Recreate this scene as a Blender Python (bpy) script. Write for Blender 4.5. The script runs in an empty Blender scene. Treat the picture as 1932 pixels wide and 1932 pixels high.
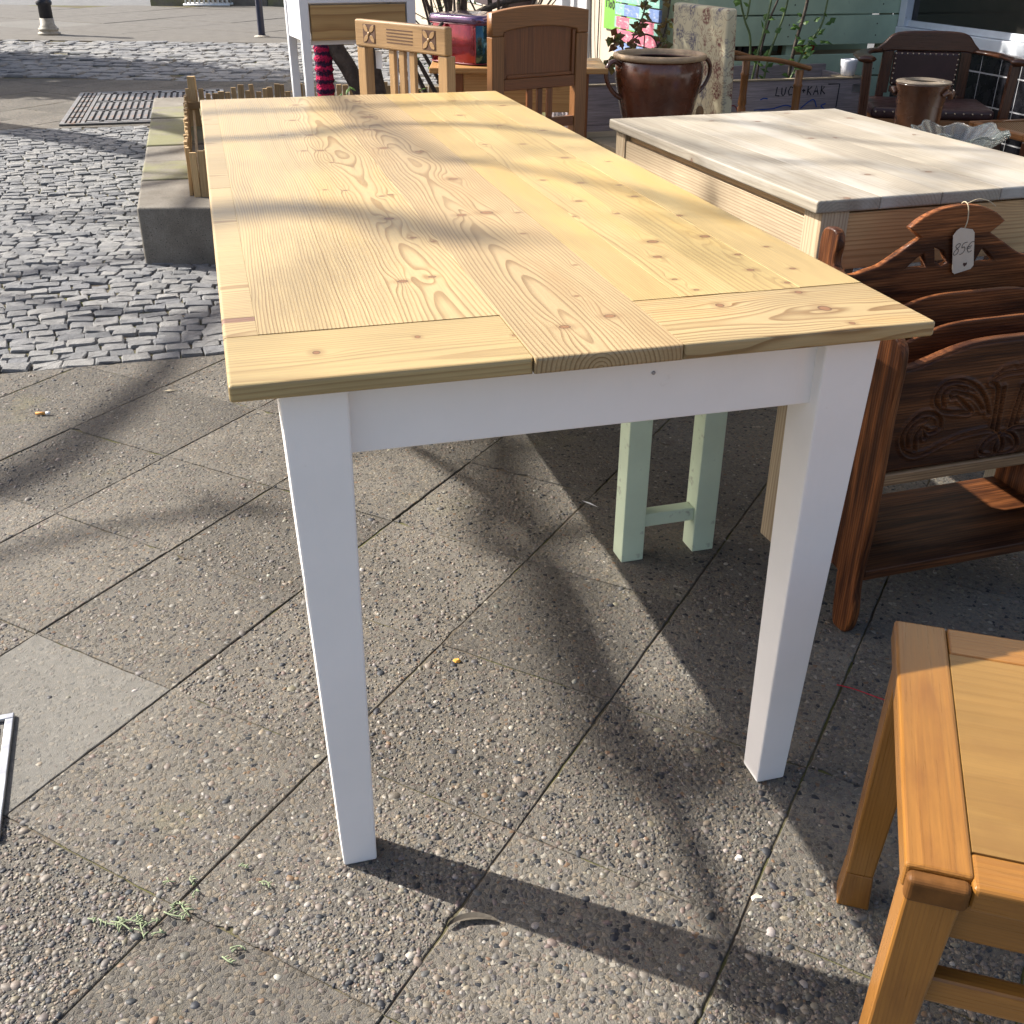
import bpy, bmesh, math, random
import numpy as np
from mathutils import Vector, Matrix
R = math.radians
SC = bpy.context.scene
COL = SC.collection

# ------------------------------------------------------------------ camera, world, sun, exposure
TH, ROLL, CAM_H = R(28.992), R(0.378), 1.1873
cd = bpy.data.cameras.new('camera'); cam = bpy.data.objects.new('camera', cd); COL.objects.link(cam)
fwd = Vector((0, math.cos(TH), -math.sin(TH))); up0 = Vector((0, math.sin(TH), math.cos(TH))); rt0 = Vector((1, 0, 0))
rt = rt0 * math.cos(ROLL) + up0 * math.sin(ROLL); up = -rt0 * math.sin(ROLL) + up0 * math.cos(ROLL)
mw = Matrix((rt, up, -fwd)).transposed().to_4x4(); mw.translation = (0, 0, CAM_H); cam.matrix_world = mw
cd.sensor_width = 36; cd.sensor_height = 36; cd.sensor_fit = 'HORIZONTAL'; cd.lens = 36 * 1983.5 / 1932
cd.clip_start = 0.05; cd.clip_end = 2000
SC.camera = cam
SUN = Vector((-0.734, 0.288, 0.614)).normalized()          # towards the sun
wd = bpy.data.worlds.new('World'); SC.world = wd; wd.use_nodes = True
wn = wd.node_tree; sky = wn.nodes.new('ShaderNodeTexSky'); sky.sky_type = 'NISHITA'; sky.sun_disc = False
sky.sun_elevation = math.asin(SUN.z); sky.sun_rotation = math.atan2(SUN.x, SUN.y)
sky.air_density = 0.8; sky.dust_density = 3.0; sky.ozone_density = 0.6
wn.links.new(sky.outputs[0], wn.nodes['Background'].inputs[0]); wn.nodes['Background'].inputs[1].default_value = 0.115
ld = bpy.data.lights.new('sun', 'SUN'); ld.energy = 5.0; ld.angle = R(0.5); ld.color = (1.0, 0.95, 0.87)
lo = bpy.data.objects.new('sun', ld); COL.objects.link(lo); lo.rotation_euler = (-SUN).to_track_quat('-Z', 'Y').to_euler()
lo.location = SUN * 30
SC.view_settings.view_transform = 'Standard'; SC.view_settings.look = 'None'
SC.view_settings.exposure = 1.18; SC.view_settings.gamma = 1; SC.view_settings.use_curve_mapping = False
SC.render.engine = 'CYCLES'
SC.cycles.max_bounces = 8; SC.cycles.diffuse_bounces = 3; SC.cycles.glossy_bounces = 3; SC.cycles.transmission_bounces = 8
SC.cycles.use_denoising = True

# ------------------------------------------------------------------ mesh helpers
def mk_mesh(name, verts, faces, smooth=False):
    me = bpy.data.meshes.new(name); me.from_pydata([tuple(v) for v in verts], [], [tuple(f) for f in faces]); me.update()
    if smooth:
        me.polygons.foreach_set('use_smooth', [True] * len(me.polygons))
    return me
def ob(name, me, mat=None, parent=None, loc=(0, 0, 0), rot=(0, 0, 0), bevel=0.0, seg=2):
    if mat is not None and not me.materials: me.materials.append(mat)
    o = bpy.data.objects.new(name, me); COL.objects.link(o); o.location = loc; o.rotation_euler = rot
    if parent is not None: o.parent = parent
    if bevel:
        b = o.modifiers.new('bevel', 'BEVEL'); b.width = bevel; b.segments = seg; b.limit_method = 'ANGLE'; b.angle_limit = R(35)
    return o
def tag(o, label, cat, group=None, kind=None):
    o['label'] = label; o['category'] = cat
    if group: o['group'] = group
    if kind: o['kind'] = kind
    return o
def struct(o, kind='structure'):
    o['kind'] = kind; return o
def thing(name, label, cat, loc=(0, 0, 0), rz=0.0, group=None):
    e = bpy.data.objects.new(name, None); COL.objects.link(e); e.empty_display_size = .1
    e.location = loc; e.rotation_euler = (0, 0, R(rz)); return tag(e, label, cat, group)
BOXF = [(0, 3, 2, 1), (4, 5, 6, 7), (0, 1, 5, 4), (1, 2, 6, 5), (2, 3, 7, 6), (3, 0, 4, 7)]
def box_me(sx, sy, sz):
    a, b, c = sx / 2, sy / 2, sz / 2
    return mk_mesh('box', [(-a, -b, -c), (a, -b, -c), (a, b, -c), (-a, b, -c), (-a, -b, c), (a, -b, c), (a, b, c), (-a, b, c)], BOXF)
def box(name, p, x0, x1, y0, y1, z0, z1, mat, bevel=.0015, rot=(0, 0, 0), seg=2):
    return ob(name, box_me(x1 - x0, y1 - y0, z1 - z0), mat, p, ((x0 + x1) / 2, (y0 + y1) / 2, (z0 + z1) / 2), rot, bevel, seg)
def taper(name, p, b0, b1, z0, z1, mat, bevel=.0015):
    """post between rectangles b0=(x0,x1,y0,y1) at z0 and b1 at z1; origin at the middle"""
    cx = sum(b0[:2] + b1[:2]) / 4; cy = sum(b0[2:] + b1[2:]) / 4; cz = (z0 + z1) / 2
    v = []
    for b, z in ((b0, z0), (b1, z1)):
        v += [(b[0] - cx, b[2] - cy, z - cz), (b[1] - cx, b[2] - cy, z - cz), (b[1] - cx, b[3] - cy, z - cz), (b[0] - cx, b[3] - cy, z - cz)]
    return ob(name, mk_mesh(name, v, BOXF), mat, p, (cx, cy, cz), (0, 0, 0), bevel)
def cr(pts, n=6, closed=False):
    P = [np.array(p, float) for p in pts]; out = []; m = len(P)
    for i in range(m if closed else m - 1):
        if closed: a, b, c, d = P[(i - 1) % m], P[i], P[(i + 1) % m], P[(i + 2) % m]
        else: a, b, c, d = P[max(i - 1, 0)], P[i], P[i + 1], P[min(i + 2, m - 1)]
        for k in range(n):
            t = k / n
            out.append(.5 * ((2 * b) + (c - a) * t + (2 * a - 5 * b + 4 * c - d) * t * t + (3 * b - a - 3 * c + d) * t ** 3))
    if not closed: out.append(P[-1])
    return out
def tube_vf(path, rad, n=8, v=None, f=None, flat=1.0):
    v = [] if v is None else v; f = [] if f is None else f
    P = [Vector(p) for p in path]; m = len(P)
    if not hasattr(rad, '__len__'): rad = [rad] * m
    base = len(v); ref = None
    for i, p in enumerate(P):
        t = (P[min(i + 1, m - 1)] - P[max(i - 1, 0)])
        if t.length < 1e-9: t = Vector((0, 0, 1))
        t.normalize()
        if ref is None: ref = Vector((0, 0, 1)) if abs(t.z) < .9 else Vector((1, 0, 0))
        x = t.cross(ref)
        if x.length < 1e-4: x = t.cross(Vector((0, 1, 0)))
        x.normalize(); y = x.cross(t).normalized(); ref = y
        for k in range(n):
            a = 2 * math.pi * k / n
            v.append(p + (x * math.cos(a) + y * math.sin(a) * flat) * rad[i])
    for i in range(m - 1):
        for k in range(n):
            a = base + i * n + k; b = base + i * n + (k + 1) % n
            f.append((a, b, b + n, a + n))
    f.append(tuple(base + k for k in reversed(range(n)))); f.append(tuple(base + (m - 1) * n + k for k in range(n)))
    return v, f
def tube(name, path, rad, mat, parent=None, n=8, loc=(0, 0, 0), flat=1.0, smooth=True):
    v, f = tube_vf(path, rad, n, flat=flat); return ob(name, mk_mesh(name, v, f, smooth), mat, parent, loc)
def lathe_me(prof, n=40, squash=(1, 1)):
    v = []; f = []
    for r, z in prof:
        for k in range(n):
            a = 2 * math.pi * k / n; v.append((r * math.cos(a) * squash[0], r * math.sin(a) * squash[1], z))
    for i in range(len(prof) - 1):
        for k in range(n):
            a = i * n + k; b = i * n + (k + 1) % n; f.append((a, b, b + n, a + n))
    f.append(tuple(reversed(range(n)))); f.append(tuple((len(prof) - 1) * n + k for k in range(n)))
    return mk_mesh('lathe', v, f, True)
def cutout(name, outline, holes, thick, mat, parent=None, plane='xz', loc=(0, 0, 0), rot=(0, 0, 0), bev=.0015):
    cu = bpy.data.curves.new(name, 'CURVE'); cu.dimensions = '2D'; cu.fill_mode = 'BOTH'
    cu.extrude = thick / 2 - bev; cu.bevel_depth = bev; cu.offset = -bev; cu.bevel_resolution = 1
    for pl in [outline] + list(holes):
        s = cu.splines.new('POLY'); s.points.add(len(pl) - 1); s.use_cyclic_u = True
        for k, q in enumerate(pl): s.points[k].co = (q[0], q[1], 0, 1)
    o = bpy.data.objects.new(name, cu); COL.objects.link(o)
    dg = bpy.context.evaluated_depsgraph_get(); me = bpy.data.meshes.new_from_object(o.evaluated_get(dg))
    bpy.data.objects.remove(o); bpy.data.curves.remove(cu); me.materials.clear()
    n = len(me.vertices); co = np.zeros(n * 3); me.vertices.foreach_get('co', co); co = co.reshape(-1, 3)
    if plane == 'xz': co = np.stack([co[:, 0], -co[:, 2], co[:, 1]], 1)
    elif plane == 'yz': co = np.stack([co[:, 2], co[:, 0], co[:, 1]], 1)
    me.vertices.foreach_set('co', co.ravel()); me.update()
    return ob(name, me, mat, parent, loc, rot)
def stroke_vf(pts, w, org, ex, ey, v, f):
    """flat pen stroke in the plane org + s*ex + t*ey"""
    P = [np.array(p, float) for p in pts]; b = len(v); m = len(P)
    for i in range(m):
        d = P[min(i + 1, m - 1)] - P[max(i - 1, 0)]; d = d / (np.linalg.norm(d) + 1e-9); nn = np.array([-d[1], d[0]]) * w / 2
        for q in (P[i] - nn, P[i] + nn):
            v.append(Vector(org) + Vector(ex) * q[0] + Vector(ey) * q[1])
    for i in range(m - 1): f.append((b + 2 * i, b + 2 * i + 2, b + 2 * i + 3, b + 2 * i + 1))
def strokes(name, lines, w, org, ex, ey, mat, parent, smooth_n=4):
    v = []; f = []
    for l in lines: stroke_vf(cr(l, smooth_n) if len(l) > 2 and smooth_n else l, w, org, ex, ey, v, f)
    return ob(name, mk_mesh(name, v, f), mat, parent)

# ------------------------------------------------------------------ material helpers
class G:
    def __init__(s, name, rough=.6, spec=.4):
        s.mat = bpy.data.materials.new(name); s.mat.use_nodes = True; s.nt = s.mat.node_tree
        s.b = s.nt.nodes['Principled BSDF']; s.b.inputs['Roughness'].default_value = rough
        s.b.inputs['Specular IOR Level'].default_value = spec
    def n(s, t, **kw):
        x = s.nt.nodes.new(t)
        for k, v in kw.items(): setattr(x, k, v)
        return x
    def put(s, sock, v):
        if isinstance(v, bpy.types.NodeSocket): s.nt.links.new(v, sock)
        elif v is not None:
            if hasattr(sock.default_value, '__len__') and hasattr(v, '__len__') and len(sock.default_value) == 4 and len(v) == 3: v = (*v, 1)
            sock.default_value = v
    def m(s, op, a, b=None, c=None, clamp=False):
        x = s.n('ShaderNodeMath', operation=op, use_clamp=clamp)
        for k, q in enumerate((a, b, c)):
            if q is not None: s.put(x.inputs[k], q)
        return x.outputs[0]
    def vm(s, op, a, b=None, scale=None):
        x = s.n('ShaderNodeVectorMath', operation=op); s.put(x.inputs[0], a)
        if b is not None: s.put(x.inputs[1], b)
        if scale is not None: s.put(x.inputs['Scale'], scale)
        return x.outputs[1] if op in ('LENGTH', 'DISTANCE', 'DOT_PRODUCT') else x.outputs[0]
    def mix(s, f, a, b, blend='MIX'):
        x = s.n('ShaderNodeMix', data_type='RGBA', blend_type=blend); s.put(x.inputs[0], f); s.put(x.inputs[6], a); s.put(x.inputs[7], b); return x.outputs[2]
    def xyz(s, v):
        x = s.n('ShaderNodeSeparateXYZ'); s.put(x.inputs[0], v); return x.outputs[0], x.outputs[1], x.outputs[2]
    def com(s, a, b, c):
        x = s.n('ShaderNodeCombineXYZ')
        for k, q in enumerate((a, b, c)): s.put(x.inputs[k], q)
        return x.outputs[0]
    def noise(s, vec, scale=5, detail=3, rough=.5, dist=0, col=False):
        x = s.n('ShaderNodeTexNoise'); s.put(x.inputs['Vector'], vec); x.inputs['Scale'].default_value = scale
        x.inputs['Detail'].default_value = detail; x.inputs['Roughness'].default_value = rough; x.inputs['Distortion'].default_value = dist
        return x.outputs[1 if col else 0]
    def voro(s, vec, scale, feat='F1', rnd=1.0, dims='3D', metric='EUCLIDEAN'):
        x = s.n('ShaderNodeTexVoronoi', feature=feat, voronoi_dimensions=dims); s.put(x.inputs['Vector'], vec)
        x.inputs['Scale'].default_value = scale; x.inputs['Randomness'].default_value = rnd
        return x.outputs
    def ramp(s, f, stops, interp='LINEAR'):
        x = s.n('ShaderNodeValToRGB'); s.put(x.inputs[0], f); e = x.color_ramp.elements; x.color_ramp.interpolation = interp
        while len(e) < len(stops): e.new(.5)
        for k, (p, c) in enumerate(stops):
            e[k].position = p; e[k].color = (*c, 1) if hasattr(c, '__len__') else (c, c, c, 1)
        return x.outputs[0]
    def sstep(s, x, a, b):
        q = s.n('ShaderNodeMapRange', interpolation_type='SMOOTHSTEP'); s.put(q.inputs[0], x); s.put(q.inputs[1], a); s.put(q.inputs[2], b); return q.outputs[0]
    def obj(s): return s.n('ShaderNodeTexCoord').outputs['Object']
    def pos(s): return s.n('ShaderNodeNewGeometry').outputs['Position']
    def rnd(s): return s.n('ShaderNodeObjectInfo').outputs['Random']
    def bump(s, h, strength=.3, dist=.002):
        x = s.n('ShaderNodeBump'); x.inputs['Strength'].default_value = strength; x.inputs['Distance'].default_value = dist
        s.put(x.inputs['Height'], h); s.nt.links.new(x.outputs[0], s.b.inputs['Normal'])
    def color(s, c): s.put(s.b.inputs['Base Color'], c)
    def set(s, k, v): s.put(s.b.inputs[k], v)

def plain(name, c, rough=.5, metal=0.0, var=.12, scale=14, bump=.0, bscale=60, bd=.001, spec=.4, dirt=None, coat=0):
    g = G(name, rough, spec); p = g.obj(); nz = g.noise(p, scale, 5, .6)
    lo_ = tuple(max(0, x * (1 - var)) for x in c); hi = tuple(min(1, x * (1 + var)) for x in c)
    col = g.ramp(nz, [(.3, lo_), (.7, hi)])
    if dirt:
        d = g.ramp(g.noise(p, dirt[1], 8, .65), [(dirt[2], 0.), (dirt[2] + .12, 1.)]); col = g.mix(d, col, dirt[0])
    g.color(col); g.set('Metallic', metal)
    rr = g.ramp(g.noise(p, scale * 2.3, 4), [(.3, max(.03, rough - .1)), (.7, min(1, rough + .1))]); g.set('Roughness', rr)
    if coat: g.set('Coat Weight', coat); g.set('Coat Roughness', .1)
    if bump: g.bump(g.noise(p, bscale, 6, .65), bump, bd)
    return g.mat

def wood(name, early, late, axis='y', freq=130., x0=.03, z0=-.06, wob=.02, ws=(2.5, .9), knots=(), voro=None, kcol=(.16, .075, .028), rough=.45,
         contrast=.7, streak=.22, mott=.18, stain=None, stf=(14, 4), fig=.0, coat=0., bump=.25, wear=None, tilt=0.0, shift=True, spec=.35):
    """solid wood: growth rings round an axis lying along the grain; they part round knots"""
    g = G(name, rough, spec); X, Y, Z = g.xyz(g.obj()); rd = g.rnd()
    a, gr, b = {'y': (X, Y, Z), 'x': (Y, X, Z), 'z': (X, Z, Y)}[axis]
    off = g.m('MULTIPLY', rd, 41.7) if shift else 0.0
    gs = g.m('ADD', gr, off)
    wv = g.com(g.m('MULTIPLY', a, ws[0]), g.m('MULTIPLY', gs, ws[1]), g.m('MULTIPLY', b, ws[0]))
    n1 = g.m('SUBTRACT', g.noise(wv, 1.0, 3, .45), .5)
    n2 = g.m('SUBTRACT', g.noise(g.com(g.m('MULTIPLY', a, 9), g.m('MULTIPLY', gs, 3.2), g.m('MULTIPLY', b, 9)), 1.0, 2, .5), .5)
    aa = g.m('ADD', a, g.m('ADD', g.m('MULTIPLY', g.m('SUBTRACT', rd, .5), .12 if shift else 0.), x0))
    zz = g.m('ADD', g.m('SUBTRACT', b, z0), g.m('MULTIPLY', gr, tilt))
    F = g.m('SQRT', g.m('ADD', g.m('MULTIPLY', aa, aa), g.m('MULTIPLY', zz, zz)))
    F = g.m('ADD', F, g.m('MULTIPLY', n1, wob)); F = g.m('ADD', F, g.m('MULTIPLY', n2, wob * .22))
    kd = None
    def knot(F, kd, da, dg, r, act=None):
        sa, sg = 1.9, 5.5
        if isinstance(r, float):
            q = g.m('ADD', g.m('POWER', g.m('DIVIDE', da, r * sa), 2.0), g.m('POWER', g.m('DIVIDE', dg, r * sg), 2.0))
            d = g.m('DIVIDE', g.m('SQRT', g.m('ADD', g.m('MULTIPLY', da, da), g.m('MULTIPLY', g.m('MULTIPLY', dg, dg), 1.5))), r)
        e = g.m('EXPONENT', g.m('MULTIPLY', q, -1.0))
        am = g.m('MULTIPLY', e, g.m('ADD', g.m('MULTIPLY', da, -.85), r * .25))
        if act is not None: am = g.m('MULTIPLY', am, act); d = g.m('ADD', d, g.m('MULTIPLY', g.m('SUBTRACT', 1.0, act), 50.0))
        return g.m('ADD', F, am), (d if kd is None else g.m('MINIMUM', kd, d))
    for ka, kg, r in knots:
        F, kd = knot(F, kd, g.m('SUBTRACT', a, ka), g.m('SUBTRACT', gr, kg), float(r))
    if voro:
        sa, sg, r, dens = voro
        vv = g.com(g.m('MULTIPLY', g.m('ADD', a, g.m('MULTIPLY', b, .7)), sa), g.m('MULTIPLY', gs, sg), g.m('MULTIPLY', rd, 9.))
        o = g.voro(vv, 1.0, 'F1', 1.0)
        px, py, pz = g.xyz(g.vm('SUBTRACT', vv, o['Position'])); c0, c1, c2 = g.xyz(o['Color'])
        F, kd = knot(F, kd, g.m('DIVIDE', px, sa), g.m('DIVIDE', py, sg), float(r), g.m('LESS_THAN', c0, dens))
    ring = g.m('FRACT', g.m('MULTIPLY', F, freq))
    ridx = g.m('FLOOR', g.m('MULTIPLY', F, freq))
    amp = g.noise(g.com(ridx, 0.0, rd), .73, 1)
    prof = g.m('MULTIPLY', g.sstep(ring, .42, .92), g.m('SUBTRACT', 1.0, g.sstep(ring, .92, 1.0)))
    prof = g.m('MULTIPLY', prof, g.m('MULTIPLY_ADD', amp, 1.4, .1), clamp=True)
    st = g.noise(g.com(g.m('MULTIPLY', a, 320), g.m('MULTIPLY', gs, 9), g.m('MULTIPLY', b, 320)), 1.0, 3, .6)
    mo = g.noise(g.com(g.m('MULTIPLY', a, 5), g.m('MULTIPLY', gs, 1.6), g.m('MULTIPLY', b, 5)), 1.0, 4, .55)
    col = g.mix(g.m('MULTIPLY', prof, contrast, clamp=True), early, late)
    col = g.mix(1.0, col, g.ramp(st, [(.25, 1 - streak), (.75, 1 + streak * .35)]), 'MULTIPLY')
    col = g.mix(1.0, col, g.ramp(mo, [(.25, 1 - mott), (.75, 1 + mott * .5)]), 'MULTIPLY')
    tone = g.m('MULTIPLY_ADD', rd, mott * .9, 1 - mott * .5); col = g.mix(1.0, col, g.com(tone, tone, tone), 'MULTIPLY')
    if stain: col = g.mix(g.m('MULTIPLY', g.ramp(g.noise(g.com(g.m('MULTIPLY', a, stf[0]), g.m('MULTIPLY', gs, stf[1]), g.m('MULTIPLY', b, stf[0])), 1.0, 6, .62), [(stain[1], 0.), (stain[1] + .22, 1.)]), stain[2]), col, stain[0])
    if kd is not None:
        kk = g.m('ADD', kd, g.m('MULTIPLY', n2, .7))
        halo = g.m('MULTIPLY', g.m('SUBTRACT', 1.0, g.sstep(kk, 1.0, 3.0)), .38); col = g.mix(halo, col, tuple(.55 * x + .45 * y for x, y in zip(kcol, late)))
        core = g.m('SUBTRACT', 1.0, g.sstep(kk, .85, 1.1)); kc = g.mix(g.sstep(kk, .55, 1.0), tuple(min(1, x * 1.6) for x in kcol), tuple(x * .5 for x in kcol))
        col = g.mix(g.m('MULTIPLY', core, .92), col, kc)
    if wear:
        w = g.ramp(g.noise(g.obj(), wear[1], 8, .7), [(wear[2], 0.), (wear[2] + .07, 1.)]); col = g.mix(w, col, wear[0])
    g.color(col); g.set('Roughness', g.m('MULTIPLY_ADD', st, .2, rough - .1))
    if coat: g.set('Coat Weight', coat); g.set('Coat Roughness', .18)
    if bump: g.bump(g.m('ADD', g.m('MULTIPLY', prof, .6), g.m('MULTIPLY', st, .5)), bump, .0012)
    return g.mat
_wc = {}
def W(kind, axis='y'):
    """cached furniture woods by kind and grain axis"""
    k = (kind, axis)
    if k in _wc: return _wc[k]
    P = {
     'oak': dict(early=(.37, .225, .10), late=(.24, .125, .047), freq=260, wob=.012, contrast=.5, rough=.4, streak=.3),
     'oakdark': dict(early=(.22, .075, .022), late=(.085, .026, .008), freq=240, wob=.014, contrast=.7, rough=.38, streak=.4),
     'oakmid': dict(early=(.25, .108, .036), late=(.12, .045, .014), freq=220, wob=.012, contrast=.6, rough=.4, streak=.35),
     'beech': dict(early=(.285, .125, .024), late=(.19, .07, .012), freq=300, wob=.01, contrast=.35, rough=.3, streak=.22, mott=.22, coat=.3, stain=((.12, .042, .011), .54, .7)),
     'ply': dict(early=(.225, .125, .035), late=(.17, .085, .022), freq=120, z0=-.3, wob=.03, contrast=.4, rough=.4, streak=.14, mott=.22, coat=.15, stain=((.14, .07, .022), .52, .6), stf=(8, 5)),
     'carved': dict(spec=.15, early=(.285, .10, .033), late=(.085, .026, .009), freq=180, wob=.02, contrast=.7, rough=.5, streak=.7, mott=.5, stain=((.030, .010, .005), .40, .92), stf=(40, 3.0), coat=.06, bump=.5),
     'gouge': dict(early=(.36, .17, .07), late=(.16, .062, .025), freq=200, contrast=.6, rough=.45, streak=.6, mott=.4, stain=((.04, .016, .008), .5, .8), stf=(90, 20)),
     'carvededge': dict(early=(.40, .23, .11), late=(.17, .075, .03), freq=200, contrast=.6, rough=.5, streak=.5, mott=.4, stain=((.07, .03, .014), .55, .7)),
     'pinebrown': dict(early=(.56, .36, .17), late=(.33, .17, .065), freq=190, wob=.015, contrast=.75, rough=.5, streak=.2, voro=(7., 2.2, .010, .4)),
     'pine': dict(early=(.42, .23, .08), late=(.26, .11, .032), freq=120, wob=.018, contrast=.6, rough=.4, voro=(8., 3., .009, .5)),
     'drawer': dict(early=(.39, .245, .095), late=(.23, .115, .036), freq=230, wob=.02, x0=.2, z0=.0, contrast=.8, rough=.42, streak=.15),
     'wash': dict(early=(.36, .315, .245), late=(.24, .195, .145), freq=150, wob=.02, contrast=.6, rough=.55, mott=.30, voro=(9., 3.2, .008, .45), kcol=(.12, .07, .045), stain=((.42, .395, .35), .47, .75), stf=(7, 1.8)),
     'washraw': dict(early=(.45, .355, .235), late=(.24, .155, .085), freq=150, z0=-.03, wob=.025, contrast=.85, rough=.6, mott=.14, voro=(9., 2.2, .014, .6), kcol=(.2, .12, .07)),
     'crate': dict(early=(.50, .34, .16), late=(.34, .19, .08), freq=220, contrast=.6, rough=.7, mott=.4, streak=.35, stain=((.20, .11, .05), .58, .6)),
     'grey': dict(early=(.42, .355, .35), late=(.25, .205, .20), freq=260, contrast=.7, rough=.8, mott=.3, streak=.5),
     'mahog': dict(early=(.085, .03, .013), late=(.028, .010, .005), freq=240, contrast=.7, rough=.3, streak=.45, mott=.3, coat=.4),
     'bench': dict(early=(.40, .32, .21), late=(.24, .17, .1), freq=200, contrast=.6, rough=.7, mott=.3, streak=.4),
    }[kind]
    _wc[k] = wood('wood ' + kind + ' ' + axis, axis=axis, **P); return _wc[k]

# ================================================================== GROUND
rng = np.random.default_rng(7); random.seed(7)
def dirv(deg): return np.array([math.cos(R(deg)), math.sin(R(deg))])
def side(p, o, deg):
    d = dirv(deg); return (np.asarray(p)[..., 1] - o[1]) * d[0] - (np.asarray(p)[..., 0] - o[0]) * d[1]     # >0: farther
NEAR = ((-1.30, 3.06), 15.5); FARE = ((-3.0, 7.44), 11.0); ROADN = ((-3.0, 9.97), -3.0); ROADF = ((-4.0, 13.55), -3.0)
def clip(poly, o, deg, keep):
    out = []; m = len(poly)
    for i in range(m):
        p, q = poly[i], poly[(i + 1) % m]; a, b = keep * side(p, o, deg), keep * side(q, o, deg)
        if a >= 0: out.append(p)
        if a * b < 0: t = a / (a - b); out.append(p + (q - p) * t)
    return out
def area(poly):
    return .5 * abs(sum(poly[i][0] * poly[(i + 1) % len(poly)][1] - poly[(i + 1) % len(poly)][0] * poly[i][1] for i in range(len(poly))))

# -- materials
def mat_aggregate(name, worn=False):
    g = G(name, .82, .3); p = g.pos(); rd = g.rnd()
    q = g.vm('ADD', p, g.com(g.m('MULTIPLY', rd, 7.), g.m('MULTIPLY', rd, 3.), 0.0))
    q = g.vm('ADD', q, g.vm('SCALE', g.noise(q, 60, 2, .5, col=True), scale=.006))
    v1 = g.voro(q, 125, 'F1', 1.0, '2D'); e1 = g.voro(q, 125, 'DISTANCE_TO_EDGE', 1.0, '2D')
    v2 = g.voro(q, 260, 'F1', 1.0, '2D'); e2 = g.voro(q, 260, 'DISTANCE_TO_EDGE', 1.0, '2D')
    pal = [(0, (.22, .195, .16)), (.12, (.36, .315, .25)), (.24, (.27, .24, .205)), (.36, (.40, .33, .245)), (.45, (.17, .155, .145)), (.52, (.32, .25, .21)), (.60, (.30, .275, .24)),
           (.70, (.05, .055, .065)), (.735, (.43, .36, .275)), (.84, (.25, .23, .21)), (.93, (.58, .53, .45)), (.955, (.34, .22, .14)), (.97, (.33, .30, .26))]
    c1 = g.ramp(g.xyz(v1['Color'])[0], pal, 'CONSTANT'); c2 = g.ramp(g.xyz(v2['Color'])[1], pal, 'CONSTANT')
    mortar = g.ramp(g.noise(p, 9, 6, .6), [(.3, (.275, .25, .212)), (.7, (.385, .355, .305))])
    has1 = g.m('LESS_THAN', g.xyz(v1['Color'])[2], .35 if worn else .62)
    f2 = g.m('MULTIPLY', g.sstep(e2['Distance'], .05, .16), .7); col = g.mix(f2, mortar, c2)
    f1 = g.m('MULTIPLY', g.sstep(e1['Distance'], .06, .15), has1); col = g.mix(f1, col, c1)
    big = g.ramp(g.noise(p, 1.7, 6, .6), [(.28, .24), (.5, .35), (.72, .44)]); col = g.mix(1.0, col, big, 'MULTIPLY')
    tone = g.m('MULTIPLY_ADD', rd, .34, .83); col = g.mix(1.0, col, g.com(tone, tone, g.m('MULTIPLY', tone, .985)), 'MULTIPLY')
    gum = g.voro(p, 4.3, 'F1', 1.0, '2D'); spot = g.m('MULTIPLY', g.m('SUBTRACT', 1.0, g.sstep(g.m('ADD', gum['Distance'], g.m('MULTIPLY', g.noise(p, 70, 3), .05)), .07, .13)), g.m('GREATER_THAN', g.xyz(gum['Color'])[0], .72)); col = g.mix(g.m('MULTIPLY', spot, .45), col, (.06, .052, .045))
    if worn: col = g.mix(.55, col, g.ramp(g.noise(p, 45, 9, .75), [(.3, (.10, .098, .088)), (.7, (.20, .192, .172))]))
    moss = g.ramp(g.noise(p, 3.1, 7, .65), [(.60, 0.), (.74, 1.)]); col = g.mix(g.m('MULTIPLY', moss, .25), col, (.20, .18, .07))
    g.color(col)
    h = g.m('ADD', g.m('MULTIPLY', f1, g.m('SUBTRACT', 1.15, v1['Distance'])), g.m('MULTIPLY', f2, .45))
    g.bump(g.m('ADD', h, g.m('MULTIPLY', g.noise(p, 500, 3), .3)), .45 if worn else .75, .0028)
    return g.mat
M_AGG = mat_aggregate('exposed aggregate'); M_AGGW = mat_aggregate('smooth cement slab', True)
def mat_joint():
    g = G('joint sand', .95, .1); p = g.pos()
    c = g.ramp(g.noise(p, 45, 6, .7), [(.3, (.065, .055, .042)), (.7, (.14, .115, .085))])
    c = g.mix(g.ramp(g.noise(p, 5, 5, .6), [(.45, 0.), (.6, .8)]), c, (.10, .105, .03)); g.color(c); g.bump(g.noise(p, 300, 4), .6, .003); return g.mat
M_JOINT = mat_joint()
def mat_granite():
    g = G('granite', .7, .35); p = g.pos(); isl = g.n('ShaderNodeNewGeometry').outputs['Random Per Island']
    r = g.m('FRACT', g.m('ADD', g.m('MULTIPLY', g.rnd(), 3.7), isl))
    c = g.ramp(r, [(0, (.12, .124, .132)), (.3, (.225, .223, .218)), (.55, (.16, .163, .172)), (.8, (.275, .268, .255)), (1, (.19, .188, .185))])
    sp = g.noise(p, 420, 3, .7); c = g.mix(1.0, c, g.ramp(sp, [(.3, .62), (.5, 1.), (.72, 1.28)]), 'MULTIPLY')
    c = g.mix(1.0, c, g.ramp(g.noise(p, 22, 6, .65), [(.3, .72), (.7, 1.12)]), 'MULTIPLY')
    g.color(c); g.bump(g.m('ADD', g.noise(p, 48, 8, .75), g.m('MULTIPLY', sp, .25)), 1.0, .012); return g.mat
M_GRAN = mat_granite()
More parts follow.
